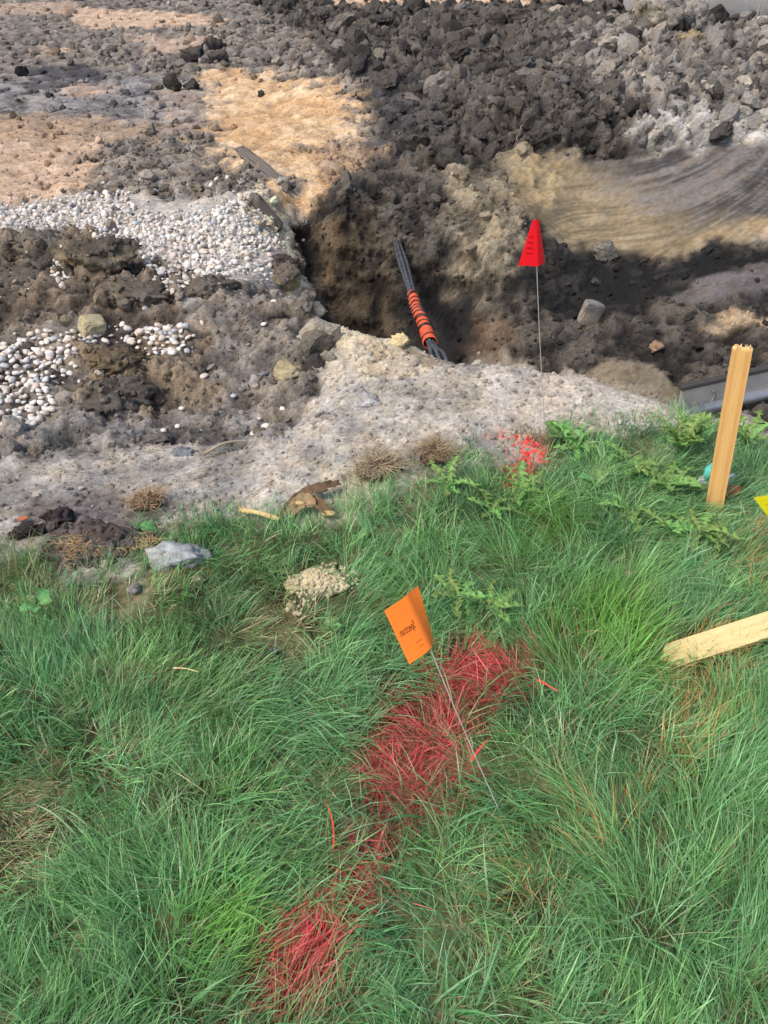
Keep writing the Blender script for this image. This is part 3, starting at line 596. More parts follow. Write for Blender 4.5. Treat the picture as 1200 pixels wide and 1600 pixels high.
single('lawn_rock', 212, 924, 26, 'small grey dirt lump left of the flat grey rock', 'stone', lin(136, 132, 128), None, .7, 52, .4)
single('lawn_rock', 350, 855, 24, 'dark brown stone in the grass behind the flat grey rock', 'stone', lin(112, 98, 86), None, .6, 53, .5)
single('lawn_rock', 556, 1047, 18, 'small dark pebble in the grass left of the red painted patch', 'stone', lin(74, 76, 84), None, .7, 54, 2.2)
single('lawn_rock', 428, 1021, 14, 'small grey pebble in the thin dry grass', 'stone', lin(120, 120, 124), None, .7, 55, 1.8)
single('lawn_rock', 982, 910, 22, 'pale dirt crumb in the grass behind the bright tuft', 'stone', lin(170, 158, 144), None, .6, 56, 2.0)
for k, (px, py, wp, lab) in enumerate([(92, 812, 48, 'largest of the black soil lumps beside the turned sod'), (40, 832, 44, 'leftmost black soil lump beside the turned sod'), (70, 830, 34, 'black soil lump between the two larger black lumps'), (105, 830, 24, 'small black soil lump against the turned sod')]):
    single('soil_lump', px, py, wp, lab, 'clod', lin(62, 54, 54), None, .7, 60+k, .3, amp=.36, crumbs=80)
single('turned_sod', 165, 850, 170, 'dark slab of turned sod with roots at the left lawn edge', 'sod', lin(84, 75, 71), lin(96, 86, 81), .26, 66, .25, .15, .55, (.15, 0), amp=.34, crumbs=160)

# ---- pale crumbled dirt pile in the grass
pp = np.array([*atz(497, 903, .03)[:2], 0]); pile = empty('dirt_pile', tuple(pp)); tag(pile, 'heap of crumbled pale tan dirt lying in the grass', 'dirt pile')
mv, mf = clod_shape(301, IC3, 2, .2, (1, 1, 1)); mv = mv*np.array([.07, .055, .016])
M_PILE = soil_mat('pale_dirt', False, lin(222, 206, 170), fine=200, bump=.5, contrast=(.75, 1.2))
obj('mound', mk_mesh('mound', mv, mf, M_PILE), pile, (0, 0, .012))
rg = np.random.default_rng(31)
cr_m = [mk_mesh('crumb', v, f, M_PILE) for v, f in CLOD_MID[:5]]
for k in range(220):
    a = rg.uniform(0, 6.28); r_ = rg.random()**.6; x = math.cos(a)*r_*.085*(1+.25*math.sin(3*a+1)); y = math.sin(a)*r_*.07*(1+.25*math.sin(2*a))-.025*(math.cos(a) < 0)*r_; s_ = rg.uniform(.002, .0075)
    z_ = .012+.017*math.sqrt(max(0, 1-(x/.08)**2-(y/.066)**2)) if (x/.08)**2+(y/.066)**2 < 1 else .012
    obj('crumb', cr_m[k % 5], pile, (x, y, z_), (rg.uniform(0, 6), rg.uniform(0, 6), 0), [s_]*3)

# ------------------------------------------------------------------ tubes, strips, boards
def tube_mesh(nm, pts, rad, mat, seg=8, rads=None, cap=True):
    pts = np.asarray(pts, float); n = len(pts); V = []; F_ = []
    tg = np.gradient(pts, axis=0); tg /= np.linalg.norm(tg, axis=1)[:, None]
    ref = np.array([0, 0, 1.0]) if abs(tg[0, 2]) < .9 else np.array([1.0, 0, 0])
    for i in range(n):
        a = np.cross(tg[i], ref); a /= np.linalg.norm(a); b = np.cross(tg[i], a); r = rads[i] if rads is not None else rad
        for k in range(seg):
            t = 2*math.pi*k/seg; V.append(pts[i]+r*(a*math.cos(t)+b*math.sin(t)))
    for i in range(n-1):
        for k in range(seg):
            k2 = (k+1) % seg; F_.append((i*seg+k, i*seg+k2, (i+1)*seg+k2, (i+1)*seg+k))
    m = bpy.data.meshes.new(nm); fs = [tuple(f) for f in F_]
    if cap: fs += [tuple(range(seg)), tuple((n-1)*seg+k for k in reversed(range(seg)))]
    m.from_pydata([tuple(v) for v in V], [], fs); m.polygons.foreach_set('use_smooth', [len(p.vertices) == 4 for p in m.polygons]); m.materials.append(mat); m.update(); return m
def bez(pts, n=24):
    pts = np.asarray(pts, float); t = np.linspace(0, len(pts)-1, n); out = []
    for x in t:
        i = min(int(x), len(pts)-2); f = x-i; p0 = pts[max(i-1, 0)]; p1 = pts[i]; p2 = pts[i+1]; p3 = pts[min(i+2, len(pts)-1)]
        out.append(.5*((2*p1)+(-p0+p2)*f+(2*p0-5*p1+4*p2-p3)*f*f+(-p0+3*p1-3*p2+p3)*f**3))
    return np.array(out)
M_CABLE = plain('black_cable', (.07, .074, .08), .55, .4, var=.6, scale=45)
M_SLEEVE = plain('orange_sleeve', tuple(lin(214, 92, 54)), .6, .3, var=.3, scale=30)
M_TAPE = plain('black_tape', (.018, .016, .018), .4, .5)
# ---- cable bundle spanning the trench
cb = empty('cable_bundle', tuple(aty(657, 498, 3.2))); inv = Matrix.Translation(-cb.location)
tag(cb, 'black cables bundled in an orange sleeve wound with black tape across the trench', 'cable bundle')
S0, S1 = aty(644, 460, 3.5), aty(672, 536, 2.97); ax = (S1-S0)/np.linalg.norm(S1-S0)
side = np.cross(ax, [0, 0, 1]); side /= np.linalg.norm(side); upv = np.cross(side, ax)
wallp = G(619, 378); wallp += np.array([0, .06, -.01]); endp = aty(700, 585, 2.68)
o0 = np.array(cb.location)
for k, (a, b, bow) in enumerate([(-.011, .004, -.02), (.011, .006, .024), (0, -.012, -.006), (.003, .012, .004)]):
    off = side*a+upv*b
    pts = bez([wallp+off*1.1, (wallp+S0)/2+off*1.15+side*bow*.3, S0+off, S1+off, (S1*.55+endp*.45)+off*1.7+side*bow*.3, endp+off*2+np.array([0, 0, -.05])], 40)-o0
    obj('cable', tube_mesh('cable', pts, .0085, M_CABLE, 8), cb)
sl_pts = bez([S0, S0*.66+S1*.34+side*.004, S0*.33+S1*.67-side*.002, S1], 22)-o0
sv = tube_mesh('sleeve', sl_pts, .03, M_SLEEVE, 20, rads=[.0245+.005*i/21+(.0015 if i % 3 else 0) for i in range(22)], cap=False)
slv = obj('sleeve', sv, cb); md = slv.modifiers.new('wall', 'SOLIDIFY'); md.thickness = .003; md.offset = -1
for t in (.07, .1, .2, .28, .36, .41, .48, .55, .58, .66, .73, .75, .9):
    i = t*21; c = sl_pts[int(i)]*(1-i % 1)+sl_pts[min(int(i)+1, 21)]*(i % 1); R_ = .0268+.005*t; ring = []
    for a in np.linspace(0, 2*math.pi, 25): ring.append(c+R_*(side*math.cos(a)+upv*math.sin(a))+ax*(.009*math.sin(a+1+t*7)+.002*math.sin(3*a)))
    obj('tape_band', tube_mesh('tape_band', ring, .0036 if t not in (.1, .48, .73) else .005, M_TAPE, 6), slv)

# ---- stakes
def wood_mat(name, c1, c2, axis_scale, ring=9.0, bands='X'):
    m, n, l, b = new_mat(name); tc = n.new('ShaderNodeTexCoord'); mp = n.new('ShaderNodeMapping'); mp.inputs['Scale'].default_value = axis_scale
    l.new(tc.outputs['Object'], mp.inputs[0]); wv = n.new('ShaderNodeTexWave'); wv.inputs['Scale'].default_value = ring; wv.inputs['Distortion'].default_value = 3.5; wv.inputs['Detail'].default_value = 3; wv.inputs['Detail Scale'].default_value = .7
    l.new(mp.outputs[0], wv.inputs[0]); cr = n.new('ShaderNodeValToRGB'); cr.color_ramp.elements[0].color = (*c1, 1); cr.color_ramp.elements[1].color = (*c2, 1); cr.color_ramp.elements[0].position = .55
    l.new(wv.outputs[0], cr.inputs[0]); nz = n.new('ShaderNodeTexNoise'); nz.inputs['Scale'].default_value = 60; nz.inputs['Detail'].default_value = 5; l.new(mp.outputs[0], nz.inputs['Vector'])
    mr = n.new('ShaderNodeMapRange'); mr.inputs[1].default_value = .3; mr.inputs[2].default_value = .7; mr.inputs[3].default_value = .86; mr.inputs[4].default_value = 1.1; l.new(nz.outputs[0], mr.inputs[0])
    vm = n.new('ShaderNodeVectorMath'); vm.operation = 'SCALE'; l.new(cr.outputs[0], vm.inputs[0]); l.new(mr.outputs[0], vm.inputs['Scale']); l.new(vm.outputs[0], b.inputs['Base Color'])
    wv.bands_direction = bands; b.inputs['Roughness'].default_value = .65; b.inputs['Specular IOR Level'].default_value = .3; return m
M_WOOD = wood_mat('pine_stake', tuple(lin(224, 176, 112)), tuple(lin(214, 160, 96)), (16, 16, .35), .7)
M_WOOD2 = wood_mat('pale_pine', tuple(lin(226, 198, 142)), tuple(lin(222, 192, 133)), (1.0, 14, 14), 1.2)
M_SPLINT = plain('raw_wood', tuple(lin(236, 208, 156)), .8, .2, scale=120)
def board(nm, L, W, T, mat, nx=8, bev=.002, jag=0.0, point=0.0, seed=1):
    """board along +Z from 0 to L, W along X, T along Y"""
    r = np.random.default_rng(seed); bm = bmesh.new(); g = []
    zs = list(np.linspace(0, L, 9)); cols_ = 9
    for iy, y in enumerate((-T/2, T/2)):
        grid = []
        for z in zs:
            row = []
            for k in range(cols_):
                x = -W/2+W*k/(cols_-1); zz = z
                if z == zs[-1] and jag: zz += r.uniform(-jag, jag)
                if z == zs[0] and point: zz += point*abs(x/(W/2))
                e = .0012*r.normal()*.3
                row.append(bm.verts.new((x+(e if 0 < k < cols_-1 else e*.6), y+e*.4, zz)))
            grid.append(row)
        g.append(grid)
    for iy in (0, 1):
        for i in range(len(zs)-1):
            for k in range(cols_-1):
                q = [g[iy][i][k], g[iy][i][k+1], g[iy][i+1][k+1], g[iy][i+1][k]]; bm.faces.new(q if iy == 0 else q[::-1])
    for i in range(len(zs)-1):
        bm.faces.new([g[0][i+1][0], g[1][i+1][0], g[1][i][0], g[0][i][0]]); bm.faces.new([g[0][i][-1], g[1][i][-1], g[1][i+1][-1], g[0][i+1][-1]])
    for k in range(cols_-1):
        bm.faces.new([g[0][0][k+1], g[0][0][k], g[1][0][k], g[1][0][k+1]]); bm.faces.new([g[0][-1][k], g[0][-1][k+1], g[1][-1][k+1], g[1][-1][k]])
    m = bpy.data.meshes.new(nm); bm.to_mesh(m); bm.free(); m.materials.append(mat); return m
def align(o, direction, front):
    """local Z to direction, local -Y towards front"""
    z = Vector(direction).normalized(); y = -(Vector(front)-Vector(front).dot(z)*z).normalized(); x = y.cross(z)
    o.rotation_euler = Matrix((x, y, z)).transposed().to_euler()
sb = atz(1114, 800, 0); st = aty(1160, 544, 1.63); sL = np.linalg.norm(st-sb)
stake = empty('wooden_stake', tuple(sb)); align(stake, st-sb, (-.35, -1, .1)); tag(stake, 'upright broken pine stake with a splintered top at the lawn edge', 'stake')
bd = obj('board', board('board', sL+.05, .043, .018, M_WOOD, jag=.006), stake, (0, 0, -.05))
rg = np.random.default_rng(3)
for k in range(16):
    x = rg.uniform(-.02, .02); h = rg.uniform(.006, .016); bm = bmesh.new(); bmesh.ops.create_cone(bm, segments=4, radius1=rg.uniform(.0015, .004), radius2=.0003, depth=h, cap_ends=True)
    m = bpy.data.meshes.new('splinter'); bm.to_mesh(m); bm.free(); m.materials.append(M_SPLINT)
    obj('splinter', m, bd, (x, rg.uniform(-.007, .007), sL+.05+h*.2), (rg.uniform(-.5, .5), rg.uniform(-.5, .5), 0))
l0 = atz(1030, 1032, .02); l1 = atz(1235, 966, .085); ls = obj('lying_stake', board('lying_stake', 1.0, .052, .02, M_WOOD2, point=.025, seed=4)); ls.location = l0; align(ls, l1-l0, (0.02, -.35, 1))
tag(ls, 'flat pale pine stake lying on the grass at the right edge', 'stake')
# wood grain runs along local Z there
M_WOOD2.node_tree.nodes['Mapping'].inputs['Scale'].default_value = (14, 14, 1.0)

# ---- marker flags
M_ORANGE = plain('orange_flag_film', tuple(lin(255, 134, 52)), .4, .4, var=.03, trans=.12)
M_RED = plain('red_flag_film', tuple(lin(250, 22, 40)), .38, .5, var=.03, trans=.35)
M_YEL = plain('yellow_flag_film', tuple(lin(246, 232, 40)), .4, .4, var=.03, trans=.35)
M_WIRE = plain('wire_steel', (.55, .5, .44), .5, .5, .2, scale=120)
M_INK = plain('flag_ink', (.16, .03, .015), .6, .2)
M_INKR = plain('red_flag_ink', (.16, .004, .008), .6, .2)
def sheet_mesh(nm, S, nu, nv, mat, thick=.0004):
    V = [S(i/nu, j/nv) for j in range(nv+1) for i in range(nu+1)]; F_ = [(j*(nu+1)+i, j*(nu+1)+i+1, (j+1)*(nu+1)+i+1, (j+1)*(nu+1)+i) for j in range(nv) for i in range(nu)]
    return mk_mesh(nm, np.array(V), np.array(F_), mat)
def section(keys):
    """curve through cross-section points, by arc length"""
    c = bez([(a, b, 0) for a, b in keys], 60)[:, :2]; L = np.concatenate([[0], np.cumsum(np.linalg.norm(np.diff(c, axis=0), axis=1))]); L /= L[-1]
    return lambda t: np.array([np.interp(t, L, c[:, 0]), np.interp(t, L, c[:, 1])])
def text_polys(txt, size):
    cu = bpy.data.curves.new('t', 'FONT'); cu.body = txt; cu.size = size; cu.resolution_u = 3; cu.align_x = 'CENTER'; cu.align_y = 'CENTER'
    to = bpy.data.objects.new('t', cu); COL.objects.link(to); dg = bpy.context.evaluated_depsgraph_get(); m = bpy.data.meshes.new_from_object(to.evaluated_get(dg))
    bm = bmesh.new(); bm.from_mesh(m); bmesh.ops.triangulate(bm, faces=bm.faces); v = np.array([x.co[:2] for x in bm.verts]); f = [[y.index for y in x.verts] for x in bm.faces]; bm.free()
    bpy.data.objects.remove(to); bpy.data.curves.remove(cu); bpy.data.meshes.remove(m); return v, f
def flag(name, base, tip, hoist, S_keys_top, S_keys_bot, mat, label, toward, prints=(), nu=30, nv=18, wire_over=.0, cat='marker flag', slump=0.0):
    root = empty(name, tuple(base)); tag(root, label, cat, 'wire marker flags')
    wdir = np.array(tip)-np.array(base); Lw = np.linalg.norm(wdir); wdir /= Lw
    b = np.array(toward, float); b -= b.dot(wdir)*wdir; b /= np.linalg.norm(b); a = np.cross(b, wdir)       # a: to the picture's left when b faces the camera
    if a[0] > 0: a = -a
    sag = lambda t: a*.0025*math.sin(math.pi*t)
    pts = [wdir*t*Lw+sag(t) for t in np.linspace(-.06, 1, 14)]
    obj('wire', tube_mesh('wire', pts, .0011, M_WIRE, 6), root)
    c0, c1 = section(S_keys_top), section(S_keys_bot)
    def S(uu, v):
        p0, p1 = c0(uu), c1(uu); p = p0*(1-v)+p1*v
        return wdir*(Lw-v*hoist-slump*abs(uu-.4)*(1-v)*0)+a*p[0]+b*p[1]+wdir*(-.06*max(0, p[0])*slump)
    sh = obj('flag_sheet', sheet_mesh('flag_sheet', S, nu, nv, mat), root)
    for k, (pv, pf, u0, v0, uw, vh, ink) in enumerate(prints):
        # pv in a -0.5..0.5 box, mapped onto the sheet about (u0,v0)
        vs_ = []
        for x, y in pv:
            uu, vv_ = u0+x*uw, v0-y*vh; q = S(uu, vv_); e = 1e-3
            nn = np.cross(S(uu+e, vv_)-q, S(uu, vv_+e)-q); nn /= np.linalg.norm(nn)+1e-12
            if nn.dot(b) < 0: nn = -nn
            vs_.append(q+nn*.0006)
        m = bpy.data.meshes.new('print'); m.from_pydata([tuple(q) for q in vs_], [], pf); m.materials.append(ink); obj('print', m, sh)
    return root
def strokes(rows, seed):
    """illegible small print: rows of short strokes"""
    r = np.random.default_rng(seed); V, F_ = [], []
    for i, y in enumerate(np.linspace(.5, -.5, rows)):
        x = -.5+.04*i
        while x < .46:
            wd = r.uniform(.02, .06); hgt = r.uniform(.35, .8)/rows/1.3
            for (x0, y0, x1, y1) in [(x, y-hgt/2, x+.016, y+hgt/2), (x, y+hgt*r.uniform(-.4, .4), x+wd, 0)]:
                y1 = y1 if y1 else y0+.03
                n0 = len(V); V += [(x0, y0), (x1, y0), (x1, y1), (x0, y1)]; F_.append((n0, n0+1, n0+2, n0+3))
            x += wd+r.uniform(.015, .035)
    return V, F_
tv, tf = text_polys('Spectrum', 1.0); tv = tv/(np.abs(tv[:, 0]).max()*2)
s2v, s2f = strokes(2, 5)
ob = atz(791, 1291, .0); ot = aty(637, 926, .835)
flag('wire_flag', ob, ot, .102, [(-.017, -.010), (-.011, -.007), (-.003, -.001), (.002, .004), (.012, .004), (.03, -.001), (.046, -.006)], [(-.006, -.014), (-.004, -.006), (-.002, .002), (.004, .006), (.016, .006), (.03, .004), (.042, .002)],
     M_ORANGE, 'orange marker flag on a leaning wire in front of the red painted grass', (-.25, -.8, .75),
     [(tv, tf, .66, .47, .44, .75, M_INK), (s2v, s2f, .5, .8, .16, .09, M_INK)], slump=7.5)
rb = G(853, 692, -.01); rt = aty(836, 343, rb[1]+.03)
s3v, s3f = strokes(4, 9)
flag('wire_flag', rb, rt, .112, [(.004, -.008), (.004, -.002), (.002, .003), (-.003, .003), (-.009, .0), (-.010, -.006)], [(.047, -.012), (.024, -.002), (.003, .012), (-.004, .010), (-.016, -.004), (-.022, -.022)],
     M_RED, 'red marker flag on a thin wire standing on the bare dirt berm', (-.1, -1, .35), [(s3v, s3f, .26, .55, .3, .36, M_INKR)])
yt = aty(1212, 768, 1.36); yb = atz(1262, 930, 0)
s4v, s4f = strokes(2, 12)
flag('wire_flag', yb, yt, .1, [(-.02, -.01), (-.003, 0), (.002, .004), (.02, .002), (.045, -.01)], [(-.01, -.01), (-.003, 0), (.002, .004), (.008, .004), (.016, -.004)], M_YEL, 'yellow marker flag cut off by the right edge of the picture', (-.2, -1, .5), [(s4v, s4f, .72, .3, .16, .12, M_INKR)])

# ---- metal beam and pipes
M_GALV = soil_mat('dusty_metal', False, lin(160, 156, 151), fine=60, bump=.15, rough=.6, spec=.5, grit=0)
M_GALV2 = plain('pipe_metal', tuple(lin(164, 168, 172)), .35, .5, .5, scale=30)
M_EDGE = plain('dark_lip', tuple(lin(70, 66, 62)), .7, .3)
def boxm(nm, sx, sy, sz, mat, bev=.003):
    bm = bmesh.new(); bmesh.ops.create_cube(bm, size=1); bmesh.ops.scale(bm, vec=(sx, sy, sz), verts=bm.verts); bmesh.ops.bevel(bm, geom=bm.edges[:], offset=bev, segments=2, affect='EDGES')
    m = bpy.data.meshes.new(nm); bm.to_mesh(m); bm.free(); m.materials.append(mat); return m
b0 = atz(1062, 625, -.29); b1 = atz(1205, 592, -.27); bdir = (b1-b0)/np.linalg.norm(b1-b0)
beam = empty('metal_beam', tuple(b0)); beam.rotation_euler = (0, -math.asin(bdir[2]), math.atan2(bdir[1], bdir[0])); tag(beam, 'grey metal beam with a lip along its top edge lying in the trench', 'beam')
obj('web', boxm('web', 2.2, .02, .1, M_GALV), beam, (1.1, 0, 0)); obj('top_lip', boxm('top_lip', 2.22, .035, .012, M_EDGE), beam, (1.1, .004, .056)); obj('bottom_lip', boxm('bottom_lip', 2.22, .03, .008, M_EDGE), beam, (1.1, .003, -.054))
lp = [(.14+.012*math.cos(t), -.014-.006*math.sin(t/2), -.012+.032*math.sin(t)) for t in np.linspace(-1.6, 1.6, 14)]
obj('lug', tube_mesh('lug', lp, .005, M_GALV2, 8), beam)
q0, q1 = atz(1130, 632, -.33), atz(1210, 612, -.32); qd = (q1-q0)/np.linalg.norm(q1-q0)
pipe = obj('metal_pipe', tube_mesh('metal_pipe', [q0-qd*.25+qd*t for t in np.linspace(0, 1.6, 6)], .024, M_GALV2, 20)); tag(pipe, 'pale round metal pipe under the grey beam in the trench', 'pipe')
M_CONC = soil_mat('dirty_concrete', False, lin(176, 172, 168), fine=22, bump=.2, contrast=(.5, 1.2), grit=.3)
M_BPIPE = plain('black_pipe', (.02, .022, .026), .45, .5)
k0 = P(1128, 26); k0[1] += .3; con = empty('concrete_pipe', (k0[0], k0[1], .0)); tag(con, 'thick pale muddy pipe lying behind the spoil heap at upper right', 'pipe')
gz = ground_at([[k0[0], k0[1]]])[0]; R_ = .42; con.location.z = gz-.32
def ring_tube(nm, x0, x1, r0, r1, mat): return tube_mesh(nm, [(x0, 0, R_), (x0+.01, 0, R_), (x1-.01, 0, R_), (x1, 0, R_)], r0, mat, 40, rads=[r0*.985, r0, r1, r1*.985])
obj('barrel', ring_tube('barrel', -.75, 2.6, R_*.97, R_*.97, M_CONC), con); obj('collar', ring_tube('collar', .25, .42, R_*1.03, R_*1.03, M_CONC), con); con.rotation_euler = (0, 0, .12)
bp0 = atz(960, -14, .55); bp1 = atz(1012, 16, .47); bpd = (bp1-bp0)
bpp = empty('corrugated_pipe', tuple(bp0)); tag(bpp, 'black ribbed plastic pipe cut off by the top edge above the heap', 'pipe')
nn_ = 90; pp_ = [bpd*t-np.array(0) for t in np.linspace(-2.2, 1.0, nn_)]
obj('pipe_wall', tube_mesh('pipe_wall', pp_, .09, M_BPIPE, 20, rads=[.085+.012*(i % 3 == 0) for i in range(nn_)]), bpp)

# ---- old wood in the bank
M_OLD = wood_mat('weathered_wood', tuple(lin(112, 104, 96)), tuple(lin(64, 58, 54)), (1.5, 20, 20), 1.2, 'Y')
def plank(nm, a, b, wd, th, label, seed, twist=.3):
    a, b = np.array(a), np.array(b); L = np.linalg.norm(b-a); v, f = slab_shape(seed, IC3, .5); v = v*np.array([L/2, wd/2, th/2]); v[:, 2] += .15*th*fbm(v*np.array([1, 6, 1]), 20, 3, .7)*3
    m = mk_mesh(nm, v, f, M_OLD); o = obj(nm, m, None, (a+b)/2); x = Vector(b-a).normalized(); z = Vector((.2, -.6, .8)); y = z.cross(x).normalized(); z = x.cross(y); o.rotation_euler = (Matrix((x, y, z)).transposed() @ Matrix.Rotation(twist, 3, 'X')).to_euler(); tag(o, label, 'wood'); return o
plank('rotten_plank', G(376, 250, .04), G(452, 306, .03), .07, .04, 'dark weathered plank sticking out of the bank below the sand', 4)
plank('rotten_plank', G(392, 318, .03), G(438, 362, .02), .09, .04, 'split weathered wood lying at the right end of the gravel bed', 7, .5)
M_TWIG = plain('twig', tuple(lin(176, 160, 134)), .8, .2)
def twig(px0, py0, px1, py1, r, label, bow=.01, mat=None, lift=.012, nm='twig'):
    a, b = G(px0, py0, lift), G(px1, py1, lift); mid_ = (a+b)/2+np.array([0, bow, abs(bow)]); o = obj(nm, tube_mesh(nm, bez([a, mid_, b], 12), r, mat or M_TWIG, 6, rads=list(np.linspace(r, r*.5, 12)))); tag(o, label, 'twig'); return o
twig(318, 716, 384, 696, .005, 'pale stick lying on the rutted dirt', .01)
twig(833, 162, 806, 218, .004, 'thin pale root hanging on the dark heap face', .02, None, .03)
twig(280, 1082, 318, 1088, .0013, 'dry white straw lying on the green grass', .002, M_SPLINT, .075)
# ---- litter behind the stake
M_TEAL = plain('teal_wrapper', tuple(lin(96, 196, 180)), .4, .5); M_WHT = plain('white_wrapper', tuple(lin(214, 216, 222)), .5, .4)
wr = empty('crumpled_wrapper', tuple(atz(1122, 752, .05))); tag(wr, 'crumpled teal and white wrapper behind the upright stake', 'wrapper')
for k, (dx, dz, mt) in enumerate([(-.022, .015, M_TEAL), (-.016, -.02, M_WHT), (.034, -.015, M_WHT)]):
    v, f = clod_shape(400+k, IC2, 8, .4, (.022, .016, .024)); obj('fold', mk_mesh('fold', v, f, mt, False), wr, (dx, .02, dz))
M_DRY = plain('dry_leaf', tuple(lin(150, 96, 64)), .7, .3, trans=.2); M_RUST = plain('rust_leaf', tuple(lin(190, 106, 60)), .7, .3, trans=.2)
def curled_leaf(nm, p, L, wd, mat, label, rz, cup=.5):
    def S(a, b): 
        wv = math.sin(math.pi*min(1, a*.96+.03))**.7*wd; x = (b-.5)*wv; return np.array([a*L, x*math.cos(cup), abs(x)*math.sin(cup)+.25*L*(a-.5)**2])
    o = obj(nm, sheet_mesh(nm, S, 10, 6, mat), None, p, (0.2, -.2, rz)); tag(o, label, 'leaf'); return o
curled_leaf('dead_leaf', tuple(atz(1132, 778, .03)), .06, .035, M_DRY, 'curled brown dead leaf at the foot of the upright stake', .6)
curled_leaf('dead_leaf', tuple(G(28, 816, .004)), .03, .016, M_RUST, 'small orange dead leaf on the grey dirt at far left', .1)
# ---- dried corn stalk
M_STK = plain('corn_stalk', tuple(lin(192, 168, 116)), .7, .2, var=.4, scale=30); M_HUSK = plain('corn_husk', tuple(lin(164, 138, 104)), .8, .2, var=.4, scale=50, trans=.15); M_HUSKD = plain('dark_husk', tuple(lin(110, 88, 66)), .8, .2, var=.45, scale=60)
cs0 = G(376, 806, .02); corn = empty('corn_stalk', tuple(cs0)); tag(corn, 'broken yellow corn stalk with dried brown husk at the lawn edge', 'corn stalk')
cL = lambda px, py, dz=.02: G(px, py, dz)-cs0
obj('stalk', tube_mesh('stalk', bez([cL(376, 806), cL(405, 815, .03), cL(438, 822, .022)], 14), .007, M_STK, 10, rads=[.0055+.002*abs(math.sin(i*.5)) for i in range(14)]), corn)
def ribbon(nm, pts, wd, mat, cup=.6, seed=0):
    c = bez(pts, 20); r = np.random.default_rng(seed); tw = r.uniform(-.4, .4, 20).cumsum()*.25
    def S(a, b):
        i = min(int(round(a*19)), 19); t = c[min(i+1, 19)]-c[max(i-1, 0)]; t /= np.linalg.norm(t); sd = np.cross(t, [0, -.3, 1]); sd /= np.linalg.norm(sd); n_ = np.cross(sd, t)
        ww = wd*(.35+.65*math.sin(math.pi*(a*.9+.06))); q = (b-.5)*ww; return c[i]+sd*(q*math.cos(tw[i]))+n_*(q*math.sin(tw[i])+cup*abs(q)+.003*math.sin(a*40+b*9))
    return sheet_mesh(nm, S, 19, 6, mat)
obj('husk', ribbon('husk', [cL(437, 822), cL(465, 795, .03), cL(500, 780, .03), cL(532, 764, .025)], .036, M_HUSKD, .4, 1), corn)
obj('husk', ribbon('husk', [cL(450, 818), cL(475, 800, .03), cL(492, 806, .03)], .04, M_HUSK, .5, 2), corn)
obj('husk', ribbon('husk', [cL(488, 790), cL(500, 805, .03), cL(520, 815, .02)], .028, M_HUSKD, .5, 3), corn)
v, f = stone_shape(5, IC2); obj('cob_end', mk_mesh('cob_end', v*np.array([.02, .012, .012]), f, M_STK), corn, tuple(cL(514, 812, .02)))
v, f = stone_shape(6, IC2); obj('cob_end', mk_mesh('cob_end', v*np.array([.016, .011, .011]), f, M_STK), corn, tuple(cL(470, 801, .03)))

# ------------------------------------------------------------------ blades: grass, painted grass, straw, roots
def blades(roots, dirx, diry, L, wd, th0, th1, cols, seg=5, rng=None, tipf=.55, curl=None, lean_side=None):
    """curved tapering blades; th: angle from vertical at root and tip"""
    n = len(roots); az = np.arctan2(diry, dirx); V = np.empty((n, 2*seg+1, 3)); pos = roots.copy(); st_ = L/seg
    tw = rng.uniform(-.9, .9, n); ddaz = (curl if curl is not None else rng.normal(0, .25, n))
    for i in range(seg+1):
        t = i/seg; th = th0+(th1-th0)*t**.8; a_ = az+ddaz*t; d = np.stack([np.sin(th)*np.cos(a_), np.sin(th)*np.sin(a_), np.cos(th)], 1)
        sd = np.stack([-np.sin(a_), np.cos(a_), np.zeros(n)], 1); nn2 = np.cross(sd, d); s2 = sd*np.cos(tw)[:, None]+nn2*np.sin(tw)[:, None]
        wv = wd*(1-t**2.2)*(.75+.25*min(1, t*5))/2
        if i < seg: V[:, 2*i] = pos-s2*wv[:, None]; V[:, 2*i+1] = pos+s2*wv[:, None]
        else: V[:, 2*seg] = pos
        pos = pos+d*st_[:, None]
        pos[:, 2] = np.maximum(pos[:, 2], roots[:, 2]+.004)
    tri = []
    for i in range(seg-1): tri += [(2*i, 2*i+1, 2*i+3), (2*i, 2*i+3, 2*i+2)]
    tri.append((2*seg-2, 2*seg-1, 2*seg)); tri = np.array(tri)
    F_ = (tri[None]+(np.arange(n)*(2*seg+1))[:, None, None]).reshape(-1, 3)
    C = np.repeat(cols[:, None, :], 2*seg+1, 1); g = np.linspace(0, 1, seg+1); gg = np.concatenate([np.repeat(g[:-1], 2), g[-1:]])
    C = C*(1+0*gg)[None, :, None]
    return V.reshape(-1, 3), F_, C.reshape(-1, 3)
def blade_obj(name, parts, mat, label, cat, parent=None, loc=None):
    V, F_, C, o_ = [], [], [], 0
    for v, f, c in parts: V.append(v); F_.append(f+o_); C.append(c); o_ += len(v)
    V = np.concatenate(V)
    if loc is not None: V = V-np.asarray(loc)
    o = obj(name, mk_mesh(name, V, np.concatenate(F_), mat, True, np.concatenate(C)), parent); tag(o, label, cat, None, 'stuff'); return o
rg = np.random.default_rng(77)
